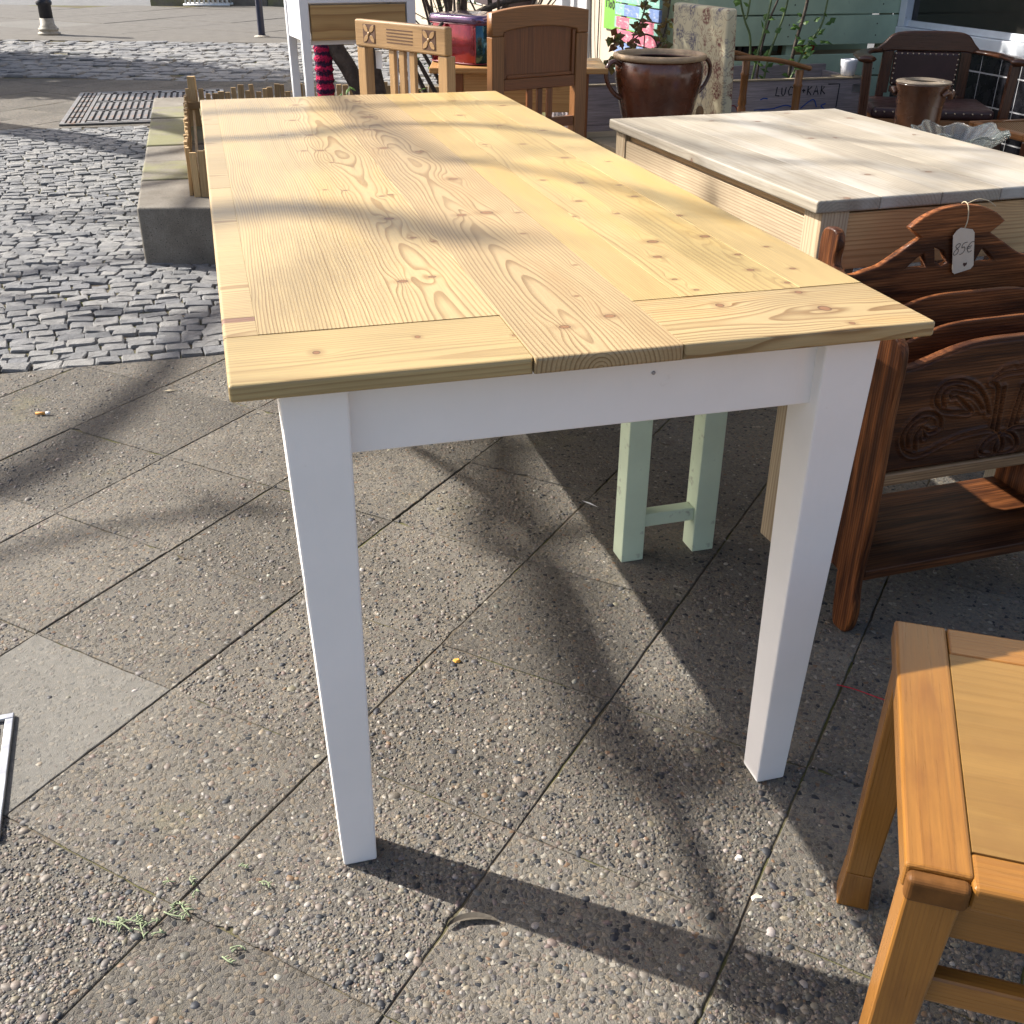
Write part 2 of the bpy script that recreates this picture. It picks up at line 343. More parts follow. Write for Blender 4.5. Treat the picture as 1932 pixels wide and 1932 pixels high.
def mat_concrete(name, c0, c1, moss=.0, bump=.6):
    g = G(name, .85, .25); p = g.pos(); o = g.obj()
    c = g.ramp(g.noise(p, 6, 8, .65), [(.3, c0), (.7, c1)]); c = g.mix(1.0, c, g.ramp(g.noise(p, 260, 3, .7), [(.35, .72), (.6, 1.1)]), 'MULTIPLY')
    pit = g.voro(p, 90, 'F1'); c = g.mix(g.m('MULTIPLY', g.m('LESS_THAN', pit['Distance'], .16), g.m('GREATER_THAN', g.xyz(pit['Color'])[0], .6)), c, tuple(x * .35 for x in c0))
    if moss: c = g.mix(g.m('MULTIPLY', g.ramp(g.noise(p, 4, 7, .7), [(.36, 0.), (.56, 1.)]), g.m('MULTIPLY', g.m('LESS_THAN', .35, g.rnd()), moss)), c, (.185, .185, .075))
    g.color(c); g.bump(g.m('SUBTRACT', g.noise(p, 160, 5, .7), g.m('MULTIPLY', g.m('LESS_THAN', pit['Distance'], .16), .4)), bump, .003); return g.mat
M_CONC = mat_concrete('bench concrete', (.125, .11, .088), (.215, .195, .165), .65)
M_FARP = mat_concrete('far slab concrete', (.09, .082, .07), (.135, .124, .108), 0)
M_ASPH = mat_concrete('asphalt', (.10, .10, .10), (.17, .168, .16), 0)

# -- sheets
def sheet(name, x0, x1, y0, y1, z, mat, parent=None):
    return ob(name, mk_mesh(name, [(x0, y0, z), (x1, y0, z), (x1, y1, z), (x0, y1, z)], [(0, 1, 2, 3)]), mat, parent)
ground = struct(sheet('ground', -400, 400, -300, 600, -.07, M_ASPH))
def poly_sheet(name, pts, z, mat):
    return struct(ob(name, mk_mesh(name, [(x, y, z) for x, y in pts], [tuple(range(len(pts)))]), mat))
big = [np.array(p) for p in ((-9., -1.2), (5., -1.2), (5., 6.), (-9., 6.))]
pavement = poly_sheet('pavement', clip(big, *NEAR, -1), -.0026, M_JOINT)
far_pavement = poly_sheet('pavement', [tuple(p) for p in clip(clip([np.array(p) for p in ((-9., 4.), (1.2, 4.), (1.2, 12.), (-9., 12.))], *FARE, 1), *ROADN, -1)], -.011, M_JOINT)
opposite = poly_sheet('pavement', [tuple(p) for p in clip([np.array(p) for p in ((-13., 10.), (1.5, 10.), (1.5, 20.2), (-13., 20.2))], *ROADF, 1)], -.012, M_JOINT)
cobbled_strip = poly_sheet('cobbled_strip', [tuple(p) for p in clip(clip([np.array(p) for p in ((-9., 0.), (5., 0.), (5., 11.), (-9., 11.))], *NEAR, 1), *FARE, -1)], -.005, M_JOINT)
road = poly_sheet('road', [tuple(p) for p in clip(clip([np.array(p) for p in ((-14., 8.), (2., 8.), (2., 15.), (-14., 15.))], *ROADN, 1), *ROADF, -1)], -.008, M_JOINT)

# -- 35 cm exposed-aggregate slabs laid diagonally
TO = np.array([.0094, 1.1517]); TY = -28.30; TS = .3487; EI, EJ = dirv(TY) * TS, dirv(TY + 90) * TS
def slab_me(poly, gap=.0004, bev=.0013, top=0., wide=.0):
    c = sum(poly) / len(poly)
    fine = []
    for i in range(len(poly)):                       # chipped, slightly wandering edges
        p, q = poly[i], poly[(i + 1) % len(poly)]; e = q - p; L_ = np.linalg.norm(e); k = max(1, int(L_ / .022)); nn = np.array([-e[1], e[0]]) / (L_ + 1e-9)
        for j in range(k): fine.append(p + e * j / k + nn * (abs(rng.normal(0, .0009)) + (abs(rng.normal(0, .004)) if rng.random() < .05 else 0)) * (j > 0))
    poly = fine
    def inset(d): return [p + (c - p) / np.linalg.norm(c - p) * d * 1.25 for p in poly]
    r0, r1 = inset(gap), inset(gap + bev); m = len(poly)
    v = [(*(p - c), -.04) for p in r0] + [(*(p - c), top - bev * .8) for p in r0] + [(*(p - c), top) for p in r1]
    f = []
    for k in range(2):
        for i in range(m): j = (i + 1) % m; f.append((k * m + i, k * m + j, k * m + m + j, k * m + m + i))
    f.append(tuple(2 * m + i for i in range(m)))
    return mk_mesh('slab', v, f), c
def ccw(poly):
    a = sum(poly[i][0] * poly[(i + 1) % len(poly)][1] - poly[(i + 1) % len(poly)][0] * poly[i][1] for i in range(len(poly)))
    return poly if a > 0 else poly[::-1]
_k = EI * .0022
FULLS = [slab_me(ccw([_k, EI - _k, EI + EJ - _k, EJ + _k]))[0] for _ in range(8)]; FULL = None
def lay(parent, xr, yr, clips, skip=None, s=1.0, o=TO, ei=EI, ej=EJ, full=FULL, mat=None, name='slab', jit=.0010):
    mat = mat or M_AGG; n = 0
    for i in range(-60, 60):
        for j in range(-60, 60):
            p = o + ei * i + ej * j; c = p + (ei + ej) / 2
            if not (xr[0] < c[0] < xr[1] and yr[0] < c[1] < yr[1]): continue
            kk = ei * .0022; poly = [p + kk, p + ei - kk, p + ei + ej - kk, p + ej + kk]; whole = True
            for (oo, dd), k in clips:
                sd = [k * side(q, oo, dd) for q in poly]
                if min(sd) < 0:
                    whole = False; poly = clip(poly, oo, dd, k)
                    if len(poly) < 3: break
            if len(poly) < 3 or area(poly) < .12 * abs(ei[0] * ej[1] - ei[1] * ej[0]): continue
            z = float(rng.uniform(-jit, jit)); m_ = M_AGGW if (name == 'slab' and (i, j) == (-3, -1)) else mat
            if whole:
                me = full or FULLS[int(rng.integers(8))]
                if m_ is not mat: me = me.copy(); me.materials.clear()
                x = ob(name, me, m_, parent, (c[0], c[1], z))
            else:
                me, cc = slab_me(ccw(poly)); x = ob(name, me, m_, parent, (cc[0], cc[1], z))
            x.rotation_euler = (float(rng.normal(0, .0014)), float(rng.normal(0, .0014)), float(rng.normal(0, .002))); n += 1
    return n
lay(pavement, (-2.2, 2.9), (-.35, 4.6), [(NEAR, -1)])
GRATE = ((-3.07, 7.52), 12.)
lay(far_pavement, (-4.9, -.2), (7., 10.4), [(FARE, 1), (ROADN, -1)])
bi, bj = dirv(-28.) * 1.4, dirv(62.) * 1.05
BIGF, _c = slab_me(ccw([np.zeros(2), bi, bi + bj, bj]), .006, .008)
lay(opposite, (-10.5, .5), (12.5, 20.), [(ROADF, 1), (((0., 20.15), 0.), -1)], o=np.array([-3.3, 14.87]), ei=bi, ej=bj, full=BIGF, mat=M_FARP, jit=.003)

# -- pebbles standing proud of the nearest slabs
def pebbles():
    pal = np.array([(.21, .185, .155), (.35, .30, .235), (.27, .24, .205), (.38, .315, .235), (.32, .25, .21), (.29, .265, .235), (.045, .05, .062), (.065, .07, .082), (.45, .385, .30), (.245, .225, .205), (.62, .57, .49), (.36, .23, .135), (.15, .143, .14)])
    pr = np.array([.12, .10, .14, .09, .09, .12, .085, .06, .04, .09, .035, .02, .05]); pr /= pr.sum()
    N = 62000
    y = 1 / (1 / .72 - rng.random(N) * (1 / .72 - 1 / 3.1)); x = (rng.random(N) * 2 - 1) * (.56 * y + .22)
    xy = np.stack([x, y], 1); d = xy - TO
    fi = (d @ EI) / TS ** 2; fj = (d @ EJ) / TS ** 2
    ui, uj = fi - np.floor(fi), fj - np.floor(fj)
    ok = (side(xy, *NEAR) < -.01) & (ui > .014) & (ui < .986) & (uj > .012) & (uj < .988)
    worn = (np.floor(fi) == -3) & (np.floor(fj) == -1); ok &= ~(worn & (rng.random(N) < .85))
    xy = xy[ok]; n = len(xy)
    r = np.clip(rng.lognormal(math.log(.0031), .44, n), .0016, .0110); asp = rng.uniform(.55, .95, n); rot = rng.uniform(0, 2 * math.pi, n)
    K = 7; ang = np.arange(K) * 2 * math.pi / K
    rad = 1 + rng.uniform(-.22, .22, (n, K))
    cx = np.cos(ang)[None] * rad * r[:, None]; cy = np.sin(ang)[None] * rad * (r * asp)[:, None]
    ca, sa = np.cos(rot)[:, None], np.sin(rot)[:, None]; X = cx * ca - cy * sa; Y = cx * sa + cy * ca
    hgt = r * rng.uniform(.06, .19, n)
    V = np.zeros((n, 2 * K, 3)); V[:, :K, 0] = xy[:, :1] + X; V[:, :K, 1] = xy[:, 1:] + Y; V[:, :K, 2] = -.003
    V[:, K:, 0] = xy[:, :1] + X * .66; V[:, K:, 1] = xy[:, 1:] + Y * .66; V[:, K:, 2] = hgt[:, None] + rng.uniform(-.0003, .0003, (n, K))
    q = [(i, (i + 1) % K, K + (i + 1) % K, K + i) for i in range(K)]
    loops = np.concatenate([np.array(q).ravel(), np.arange(K, 2 * K)]); tot = np.array([4] * K + [K])
    L = (loops[None] + (np.arange(n) * 2 * K)[:, None]).ravel(); T = np.tile(tot, n); S = np.concatenate([[0], np.cumsum(T)[:-1]])
    me = bpy.data.meshes.new('pebbles'); me.vertices.add(n * 2 * K); me.vertices.foreach_set('co', V.ravel())
    me.loops.add(len(L)); me.loops.foreach_set('vertex_index', L); me.polygons.add(len(T)); me.polygons.foreach_set('loop_start', S); me.polygons.foreach_set('loop_total', T)
    me.polygons.foreach_set('use_smooth', np.ones(len(T), bool)); me.update(); me.validate()
    c = pal[rng.choice(len(pal), n, p=pr)] * rng.uniform(.8, 1.2, (n, 1)) * rng.uniform(.95, 1.05, (n, 3)); C = np.ones((n, 2 * K, 4)); C[:, :, :3] = c[:, None] * .41
    at = me.attributes.new('Col', 'FLOAT_COLOR', 'POINT'); at.data.foreach_set('color', C.ravel())
    g = G('pebble', .6, .35); a = g.n('ShaderNodeAttribute', attribute_name='Col'); col = g.mix(1.0, a.outputs['Color'], g.ramp(g.noise(g.pos(), 700, 3), [(.3, .75), (.7, 1.2)]), 'MULTIPLY'); g.color(col)
    o = ob('pebbles', me, g.mat, pavement); struct(o, 'stuff')
pebbles()

# -- granite setts
def sett_arrays(n, lx, ly, seed, dome=.010):
    rg = np.random.default_rng(seed); out = []
    for k in range(n):
        a, b = lx / 2, ly / 2; c = .16
        base = np.array([(-a, -b * (1 - c)), (-a * (1 - c), -b), (a * (1 - c), -b), (a, -b * (1 - c)), (a, b * (1 - c)), (a * (1 - c), b), (-a * (1 - c), b), (-a, b * (1 - c))])
        base = base * rg.uniform(.94, 1.05, (8, 1)) + rg.uniform(-.06, .06, (8, 2)) * ly
        top = base * rg.uniform(.84, .94, (8, 1)); h = dome * rg.uniform(.5, 1.2)
        v = [(*p, -.045) for p in base] + [(*p, rg.uniform(-.004, .001)) for p in base] + [(*p, h + rg.uniform(-.003, .003)) for p in top] + [(rg.uniform(-.2, .2) * a, rg.uniform(-.2, .2) * b, h + rg.uniform(-.001, .004))]
        f = []
        for q in range(2):
            for i in range(8): j = (i + 1) % 8; f.append((q * 8 + i, q * 8 + j, q * 8 + 8 + j, q * 8 + 8 + i))
        f += [(16 + i, 16 + (i + 1) % 8, 24) for i in range(8)]
        out.append((np.array(v), f))
    return out
def join_setts(name, var, items, mat, parent):
    v = []; f = []; b = 0
    for k, x, y, z, rot, s in items:
        V, Fc = var[k]; ca, sa = math.cos(rot), math.sin(rot)
        P = V * np.array([s[0], s[1], 1]); Q = np.stack([P[:, 0] * ca - P[:, 1] * sa + x, P[:, 0] * sa + P[:, 1] * ca + y, P[:, 2] + z], 1)
        v.append(Q); f += [tuple(b + i for i in q) for q in Fc]; b += len(V)
    o = ob(name, mk_mesh(name, np.concatenate(v), f), mat, parent); struct(o, 'stuff'); return o
def setts():
    var = sett_arrays(10, .0795, .0575, 3, .0045); mes = []
    for V, Fc in var: m_ = mk_mesh('cobblestone', V, Fc); m_.materials.append(M_GRAN); mes.append(m_)
    d = dirv(15.5); nrm = np.array([-d[1], d[0]]); items = []; o = np.array(NEAR[0])
    for r_ in range(0, 92):
        s = -5.2 + rng.uniform(0, .1); 
        while s < 5.4:
            wdt = rng.uniform(.060, .098); c = s + wdt / 2; wav = min(1, r_ / 14) * .075 * math.sin(c * 2.6 + .14 * r_) + min(1, r_ / 5) * .012 * math.sin(c * 7 + r_ * .6)
            p = o + d * c + nrm * (.034 + r_ * .0575 + wav + rng.normal(0, .003))
            if side(p, *NEAR) > .02 and side(p, *FARE) < -.03 and p[0] < 2.4 and p[0] > -4.6 and not (p[1] > 4.25 + .28 * (p[0] + 1.45) and -1.45 - .26 * (p[1] - 4.2) < p[0] < -.2 and p[1] < 6.3):
                items.append((int(rng.integers(10)), p[0], p[1], float(rng.normal(0, .0022)), R(15.5) + min(1, r_ / 14) * math.cos(c * 2.6 + .14 * r_) * .18 + rng.normal(0, .07) + (math.pi if rng.random() < .5 else 0), (wdt / .0785, rng.uniform(.95, 1.07))))
            s += wdt + .002
    def vis(it):                                        # the stones the open strip beside the table shows largest
        x, y = it[1], it[2]; w = y * .875 + .576; u = 966 + 1983 * x / w
        return -10 < u < 432 and x < -.9
    near = sorted([it for it in items if vis(it)], key=lambda it: it[2])[:300]; ids = set(map(id, near))
    for k, x, y, z, rot, s in near:
        c = ob('cobblestone', mes[k], None, cobbled_strip, (x, y, z), (float(rng.normal(0, .03)), float(rng.normal(0, .03)), rot)); c.scale = (s[0], s[1], 1)
    join_setts('cobblestones', var, [it for it in items if id(it) not in ids], M_GRAN, cobbled_strip)
    var2 = sett_arrays(8, .175, .144, 5, .010); d = dirv(-3); items = []
    for r_ in range(27):
        s = -8.5 + rng.uniform(0, .15)
        while s < 4.2:
            wdt = rng.uniform(.13, .21); c = s + wdt / 2; p = np.array(ROADN[0]) + d * c + np.array([-d[1], d[0]]) * (.08 + r_ * .146 + .03 * math.sin(c * 1.1 + r_ * .2) + rng.normal(0, .006))
            if side(p, *ROADN) > .06 and side(p, *ROADF) < -.06: items.append((int(rng.integers(8)), p[0], p[1], -.004 + float(rng.normal(0, .006)), R(-3) + rng.normal(0, .05), (wdt / .176, rng.uniform(.92, 1.05))))
            s += wdt + .008
    join_setts('road_setts', var2, items, M_GRAN, road)
setts()

# ================================================================== DINING TABLE
M_WHITE = plain('white furniture paint', (.84, .80, .755), .42, var=.025, scale=7, bump=.25, bscale=70, bd=.0008, dirt=((.66, .64, .60), 11, .70))
def mat_brushed():
    g = G('white furniture paint', .42, .4); p = g.obj(); X, Y, Z = g.xyz(p)
    br = g.noise(g.com(g.m('MULTIPLY', X, 160), g.m('MULTIPLY', Y, 160), g.m('MULTIPLY', Z, 7)), 1.0, 4, .6); lo_ = g.noise(p, 6, 5, .6)
    c = g.ramp(lo_, [(.3, (.80, .765, .72)), (.7, (.86, .82, .775))]); d = g.ramp(g.noise(p, 17, 8, .7), [(.66, 0.), (.74, .5)]); c = g.mix(d, c, (.62, .58, .52))
    g.color(c); g.set('Roughness', g.m('MULTIPLY_ADD', br, .25, .32)); g.bump(g.m('ADD', br, g.m('MULTIPLY', g.noise(p, 60, 4), .5)), .3, .0010); return g.mat
M_WHITE = mat_brushed()
def edge_weights(o, cx, cy, Wd, L):
    """round the outer rim of a table top, leave the joints between planks crisp"""
    o.modifiers[0].limit_method = 'WEIGHT'; me = o.data; at = me.attributes.new('bevel_weight_edge', 'FLOAT', 'EDGE')
    for e in me.edges:
        m_ = (me.vertices[e.vertices[0]].co + me.vertices[e.vertices[1]].co) / 2; x, y = m_.x + cx, m_.y + cy
        at.data[e.index].value = 1.0 if (x < .002 or x > Wd - .002 or y < .004 or y > L - .002) else .10
def dining_table():
    t = thing('dining_table', 'long table with oiled yellow pine top and white tapered legs', 'table', (-.2969, 1.0194, 0), 15.48)
    Wd, L, H, T = .8477, 2.1554, .77, .020
    def plank(px0, px1, py0, py1, axis, knots=(), zj=0., **kw):
        cx, cy = (px0 + px1) / 2, (py0 + py1) / 2
        kk = [((kx - cx, ky - cy, r * .82) if axis == 'y' else (ky - cy, kx - cx, r * .82)) for kx, ky, r in knots]
        base = dict(early=(.455, .335, .165), late=(.215, .118, .042), rough=.42, contrast=.82, streak=.2, mott=.2, kcol=(.13, .062, .028), coat=.12, bump=.15, shift=False)
        base.update(kw); m_ = wood('oiled pine', axis=axis, knots=kk, **base)
        o = box("plank", t, px0 + .0001, px1 - .0001, py0 + .0001, py1 - .0001, H - T + zj, H + zj, m_, .0040, seg=4); edge_weights(o, cx, cy, Wd, L); return o
    g_ = .0004
    # edge strip of short cross-grain pieces
    ys = [.152, .205, .222, .56, .98, 1.33, 1.72, 2.02, L]
    for k in range(len(ys) - 1):
        dark = k == 1
        plank(0, .040, ys[k], ys[k + 1], 'x', freq=170, wob=.03, ws=(6, 4), zj=-.0002 * (k % 2), x0=.02 + .01 * k, z0=-.02, contrast=.7, **(dict(early=(.27, .15, .09), late=(.14, .07, .04)) if dark else {}))
    plank(.040, .335, .154, L, 'y', [(.282, .676, .010), (.285, .334, .008), (.242, .323, .009), (.298, .546, .007), (.324, .517, .005), (.297, .844, .006), (.314, .852, .007), (.205, .92, .005), (.24, .906, .005),
          (.238, 1.511, .009), (.177, 1.525, .007), (.24, 1.312, .009), (.205, 1.316, .007), (.217, 1.735, .009), (.248, 1.995, .010), (.247, 1.174, .005)], freq=235, x0=-.09, z0=-.045, tilt=.008, wob=.050, ws=(2.2, 1.1), stain=((.43, .275, .085), .52, .5), stf=(5, 1.6))
    plank(0, .332, 0, .152, 'x', [(.100, .078, .0075), (.220, .101, .005), (.331, .078, .004)], freq=185, x0=.05, z0=-.05, wob=.022, ws=(2, 1.4), contrast=.5, early=(.45, .33, .15), zj=-.0005)
    plank(.333, .512, -.004, L, 'y', [(.463, .114, .0095), (.397, .089, .0095), (.499, .663, .006), (.469, .527, .0055), (.449, .201, .004), (.493, .339, .004), (.403, .669, .010), (.448, .676, .014), (.452, .955, .013), (.376, 1.306, .012),
          (.409, 1.741, .012), (.443, 1.246, .013), (.42, 2.02, .01), (.38, 1.55, .007)], freq=200, x0=.012, z0=-.042, tilt=.030, wob=.050, ws=(3.2, 1.5), contrast=.85, mott=.16, early=(.43, .31, .16), late=(.175, .098, .038), zj=.0006, stain=((.28, .17, .075), .50, .5), stf=(9, 2.4))
    plank(.513, Wd, -.001, .164, 'x', [(.615, .122, .009), (.740, .147, .007), (.739, .078, .012), (.742, .018, .006)], freq=165, x0=.02, z0=-.03, wob=.05, ws=(2.6, 2.6), contrast=1.0, mott=.25, stain=((.38, .21, .065), .54, .55), zj=-.0003)
    ksr = [(.623, .351, .008), (.649, .433, .012), (.741, .445, .011), (.736, .735, .008), (.805, .364, .005), (.786, .248, .006), (.726, .258, .007), (.603, .24, .005), (.612, .188, .005), (.626, .721, .008), (.659, .617, .006), (.755, .58, .008),
           (.744, .336, .006), (.747, .19, .006), (.679, .868, .008), (.616, .905, .007), (.743, .832, .006), (.726, 1.113, .011), (.684, 1.288, .008), (.582, .615, .005), (.70, 1.55, .009), (.64, 1.72, .010), (.78, 1.45, .008), (.60, 1.30, .007), (.55, 1.62, .008), (.79, 1.86, .01), (.68, 1.98, .009), (.80, 1.05, .006)]
    xs = [.513, .580, .664, .752, Wd]
    for k in range(4):
        plank(xs[k], xs[k + 1], .166, L, 'y', [q for q in ksr if xs[k] - .004 < q[0] < xs[k + 1] - .004], freq=(330, 280, 240, 300)[k], x0=(.10, .05, -.04, .12)[k], z0=-.08, wob=.035, ws=(3, .8), contrast=.5, early=((.46, .325, .135), (.48, .345, .15), (.445, .32, .13), (.465, .335, .145))[k], mott=.16, stain=((.46, .285, .075), .5, .65), stf=(6, 1.5), zj=(.0, .0004, -.0003, .0002)[k])
    # legs taper on all four sides
    for sx in (0, 1):
        for sy in (0, 1):
            bi_ = (.072, .120, .045, .093); ti = (.051, .128, .030, .107)
            f_ = lambda q: ((q[0], q[1]) if not sx else (Wd - q[1], Wd - q[0])) + ((q[2], q[3]) if not sy else (L - q[3], L - q[2]))
            taper('leg', t, f_(bi_), f_(ti), 0.0, H - T - .0005, M_WHITE, .003)
    box('apron', t, .118, Wd - .118, .052, .074, .652, H - T - .001, M_WHITE, .002)
    box('apron', t, .118, Wd - .118, L - .074, L - .052, .652, H - T - .001, M_WHITE, .002)
    box('apron', t, .066, .088, .10, L - .10, .652, H - T - .001, M_WHITE, .002)
    box('apron', t, Wd - .088, Wd - .066, .10, L - .10, .652, H - T - .001, M_WHITE, .002)
    ob('screw_plug', lathe_me([(.0025, 0), (.0025, .0012), (.001, .0016)], 12), plain('plug grey', (.35, .34, .34), .6), t, (.50, .052, .716), (R(90), 0, 0))
dining_table()

# ================================================================== WHITEWASHED TABLE
def wash_table():
    t = thing('whitewashed_table', 'square pale whitewashed pine table standing beside the long table', 'table', (.563, 1.984, 0), 18.0)
    Wd, L, H, T = .69, 1.01, .75, .024
    for k in range(5):
        a, b = Wd * k / 5, Wd * (k + 1) / 5
        o = box('plank', t, a + .0001, b - .0001, 0, L, H - T, H + (.0003 if k % 2 else 0), W('wash'), .004, seg=3); edge_weights(o, (a + b) / 2, L / 2, Wd, L)
    for x in (0, 1):
        for y in (0, 1):
            a = .019 if not x else Wd - .019 - .06; b = .0085 if not y else L - .0085 - .06
            box('leg', t, a, a + .06, b, b + .06, 0, H - T - .0005, W('washraw', 'z') if x == 0 else W('wash', 'z'), .002)
    box('apron', t, .0225, .043, .069, L - .069, H - T - .135, H - T - .022, W('washraw', 'y'), .0015)
    box('apron', t, .034, .045, .069, L - .069, H - T - .024, H - T - .001, W('pinebrown', 'y'), .0005)
    box('drawer_front', t, .080, Wd - .080, .014, .034, H - T - .115, H - T - .006, W('pinebrown', 'x'), .0015)
    box('apron', t, Wd - .043, Wd - .0225, .069, L - .069, H - T - .135, H - T - .001, W('washraw', 'y'), .0015)
    box('apron', t, .080, Wd - .080, L - .034, L - .014, H - T - .135, H - T - .001, W('washraw', 'x'), .0015)
wash_table()

# ================================================================== GREEN BENCH
M_MINT = plain('mint paint', (.62, .71, .51), .5, var=.06, scale=9, bump=.2, bscale=40, dirt=((.34, .35, .25), 30, .60))
def stool():
    t = thing('bench', 'pale mint green bench with square legs under the long table', 'bench', (.235, 1.921, 0), 16.5)
    w, d, H = .215, 1.05, .45
    for x in (0, w - .050):
        for y in (0, d - .05): box('leg', t, x, x + .050, y, y + .05, 0, H - .025, M_MINT, .002)
    for x0, x1 in ((-.012, w / 2 - .002), (w / 2 + .002, w + .012)): box('seat_board', t, x0, x1, -.012, d + .012, H - .025, H, M_MINT, .003)
    for y in (.008, d - .042): box('stretcher', t, .0505, w - .0505, y, y + .03, .076, .106, M_MINT, .0015)
    for x in (.008, w - .030): box('rail', t, x, x + .022, .0505, d - .0505, H - .085, H - .0255, M_MINT, .0015)
stool()

# ================================================================== MAGAZINE RACK
def rack():
    t = thing('magazine_rack', 'dark carved wooden magazine rack with slatted pockets beside white table leg', 'rack', (.645, 1.66, 0), 18.0)
    WR = .54; wy = lambda: W('carved', 'z'); wx = W('carved', 'x')
    prof = [(.012, 0), (.045, -.001), (.055, .03), (.062, .10), (.075, .115), (.20, .115), (.215, .10), (.225, .03), (.238, .001), (.268, 0), (.272, .05), (.262, .12), (.258, .30), (.262, .55), (.276, .66), (.272, .715), (.235, .722), (.222, .70), (.226, .672), (.215, .655), (.16, .640), (.115, .612), (.085, .598), (.045, .600), (.012, .590), (-.002, .560), (.0, .45), (-.004, .25), (.002, .12), (-.006, .06), (-.002, .02)]
    for x in (.009, WR - .009):
        sp = cutout('side_panel', cr(prof, 4, True), [], .018, wy(), t, 'yz', (x, 0, 0), bev=.0035)
    def wavy(y, zt, zb, th, nm, h=0., mat=None):
        xs = np.linspace(.0185, WR - .0185, 41); u = (xs - WR / 2) / (WR / 2)
        top = zt + h * (np.cos(np.pi * u) * .5 - .35 * np.cos(2 * np.pi * u) * .4 + .06 * np.exp(-((np.abs(u) - 1) / .12) ** 2) * 3)
        out = [(xs[0], zb), (xs[-1], zb)] + [(float(a), float(b)) for a, b in zip(xs[::-1], top[::-1])]
        return cutout(nm, out, [], th, mat or wx, t, 'xz', (0, y, 0), bev=.003)
    wavy(.030, .556, .335, .018, 'front_panel', .040); wavy(.098, .562, .322, .010, 'divider', .05); wavy(.165, .592, .322, .010, 'divider', .05)
    box('front_rail', t, .0185, WR - .0185, .016, .046, .310, .334, W('carvededge', 'x'), .003)
    # pierced back with crest
    xc = WR / 2
    half = [(.2515, .64), (.215, .634), (.185, .640), (.155, .648), (.12, .668), (.078, .692), (.082, .695), (.106, .712), (.08, .730), (.04, .744), (0., .748)]
    left = [(xc - a, b) for a, b in half]; right = [(xc + a, b) for a, b in half[::-1][1:]]
    lw = cr(left[:5], 4) + left[5:8] + cr(left[7:], 4)[1:]; rw = [(2 * xc - p[0], p[1]) for p in lw[::-1][1:]]
    hole = lambda pts: [[(xc + s * a, b) for a, b in pts] for s in (-1, 1)]
    holes = hole([(.100, .636), (.055, .636), (.066, .662), (.078, .655)]) + hole([(.043, .672), (.022, .663), (.003 + .004, .640), (.02, .636), (.036, .645)])
    cutout('back_panel', [(WR - .0185, .300), (.0185, .300)] + [tuple(p) for p in lw] + [tuple(p) for p in rw], holes, .016, wx, t, 'xz', (0, .248, 0), bev=.003)
    box('shelf', t, .0185, WR - .0185, .004, .262, .118, .140, W('carved', 'x'), .003)
    box('pocket_floor', t, .0185, WR - .0185, .0465, .239, .309, .321, wx, .002)
    # carved scrolls on the front panel
    S = [[(.128, .414), (.125, .43), (.108, .444), (.082, .446), (.06, .428), (.05, .405), (.058, .382), (.079, .366), (.106, .367), (.139, .379), (.178, .39), (.214, .394), (.244, .394), (.266, .381), (.277, .36), (.274, .344), (.259, .340), (.236, .345), (.23, .358), (.243, .376), (.268, .387)],
         [(.1, .398), (.096, .415), (.108, .408), (.122, .41)], [(.067, .381), (.062, .406), (.072, .427), (.093, .435)], [(.083, .376), (.079, .401), (.088, .419)],
         [(.229, .428), (.215, .457), (.19, .484), (.157, .499), (.124, .5), (.108, .483), (.11, .462), (.129, .446), (.16, .439), (.188, .436), (.171, .454), (.152, .47), (.14, .469), (.138, .48), (.163, .474), (.19, .463), (.214, .438)],
         [(.127, .454), (.121, .479), (.138, .49), (.167, .483)], [(.244, .394), (.242, .437), (.236, .476), (.218, .491)], [(.256, .390), (.253, .437), (.249, .476)], [(.219, .489), (.237, .51), (.258, .515), (.27, .512)], [(.225, .493), (.243, .503), (.27, .504)]]
    # the scrolls are cut into the face: a fine relief surface over the front panel
    P = np.concatenate([np.array([q for q in cr(l, 34)]) for l in S]); P = np.concatenate([P, np.stack([2 * xc - P[:, 0], P[:, 1]], 1)])
    nx, nz = 300, 150; xs = np.linspace(.0195, WR - .0195, nx); u = (xs - WR / 2) / (WR / 2)
    top = .556 + .040 * (np.cos(np.pi * u) * .5 - .35 * np.cos(2 * np.pi * u) * .4 + .06 * np.exp(-((np.abs(u) - 1) / .12) ** 2) * 3) - .004
    tt = np.linspace(0, 1, nz); gx = np.repeat(xs[None], nz, 0); gz = .337 + (top[None] - .337) * tt[:, None]
    pts = np.stack([gx.ravel(), gz.ravel()], 1); d = np.full(len(pts), 9.)
    for k in range(0, len(P), 200): d = np.minimum(d, np.sqrt(((pts[:, None] - P[None, k:k + 200]) ** 2).sum(2)).min(1))
    h = -.0042 * np.exp(-(d / .0024) ** 2) + .0030 * np.exp(-((d - .0060) / .0032) ** 2)
    edge = np.minimum(np.minimum(pts[:, 0] - xs[0], xs[-1] - pts[:, 0]), np.repeat(np.minimum(tt, 1 - tt)[:, None] * .2, nx, 1).ravel()); h -= .004 * np.exp(-(edge / .002) ** 2)
    v = np.stack([pts[:, 0], .0183 - h, pts[:, 1]], 1); i0 = (np.arange(nz - 1)[:, None] * nx + np.arange(nx - 1)[None]).ravel()
    f = np.stack([i0, i0 + 1, i0 + nx + 1, i0 + nx], 1)
    me = mk_mesh('carved_face', v.tolist(), f.tolist(), True); ob('carved_face', me, wx, t)
rack()
M_CARD = plain('tag card', (.60, .48, .36), .7, var=.08, scale=18, dirt=((.44, .35, .28), 12, .62)); M_INK = plain('black ink', (.012, .012, .014), .5); M_TWINE = plain('jute twine', (.50, .40, .26), .9, bump=.5, bscale=500)
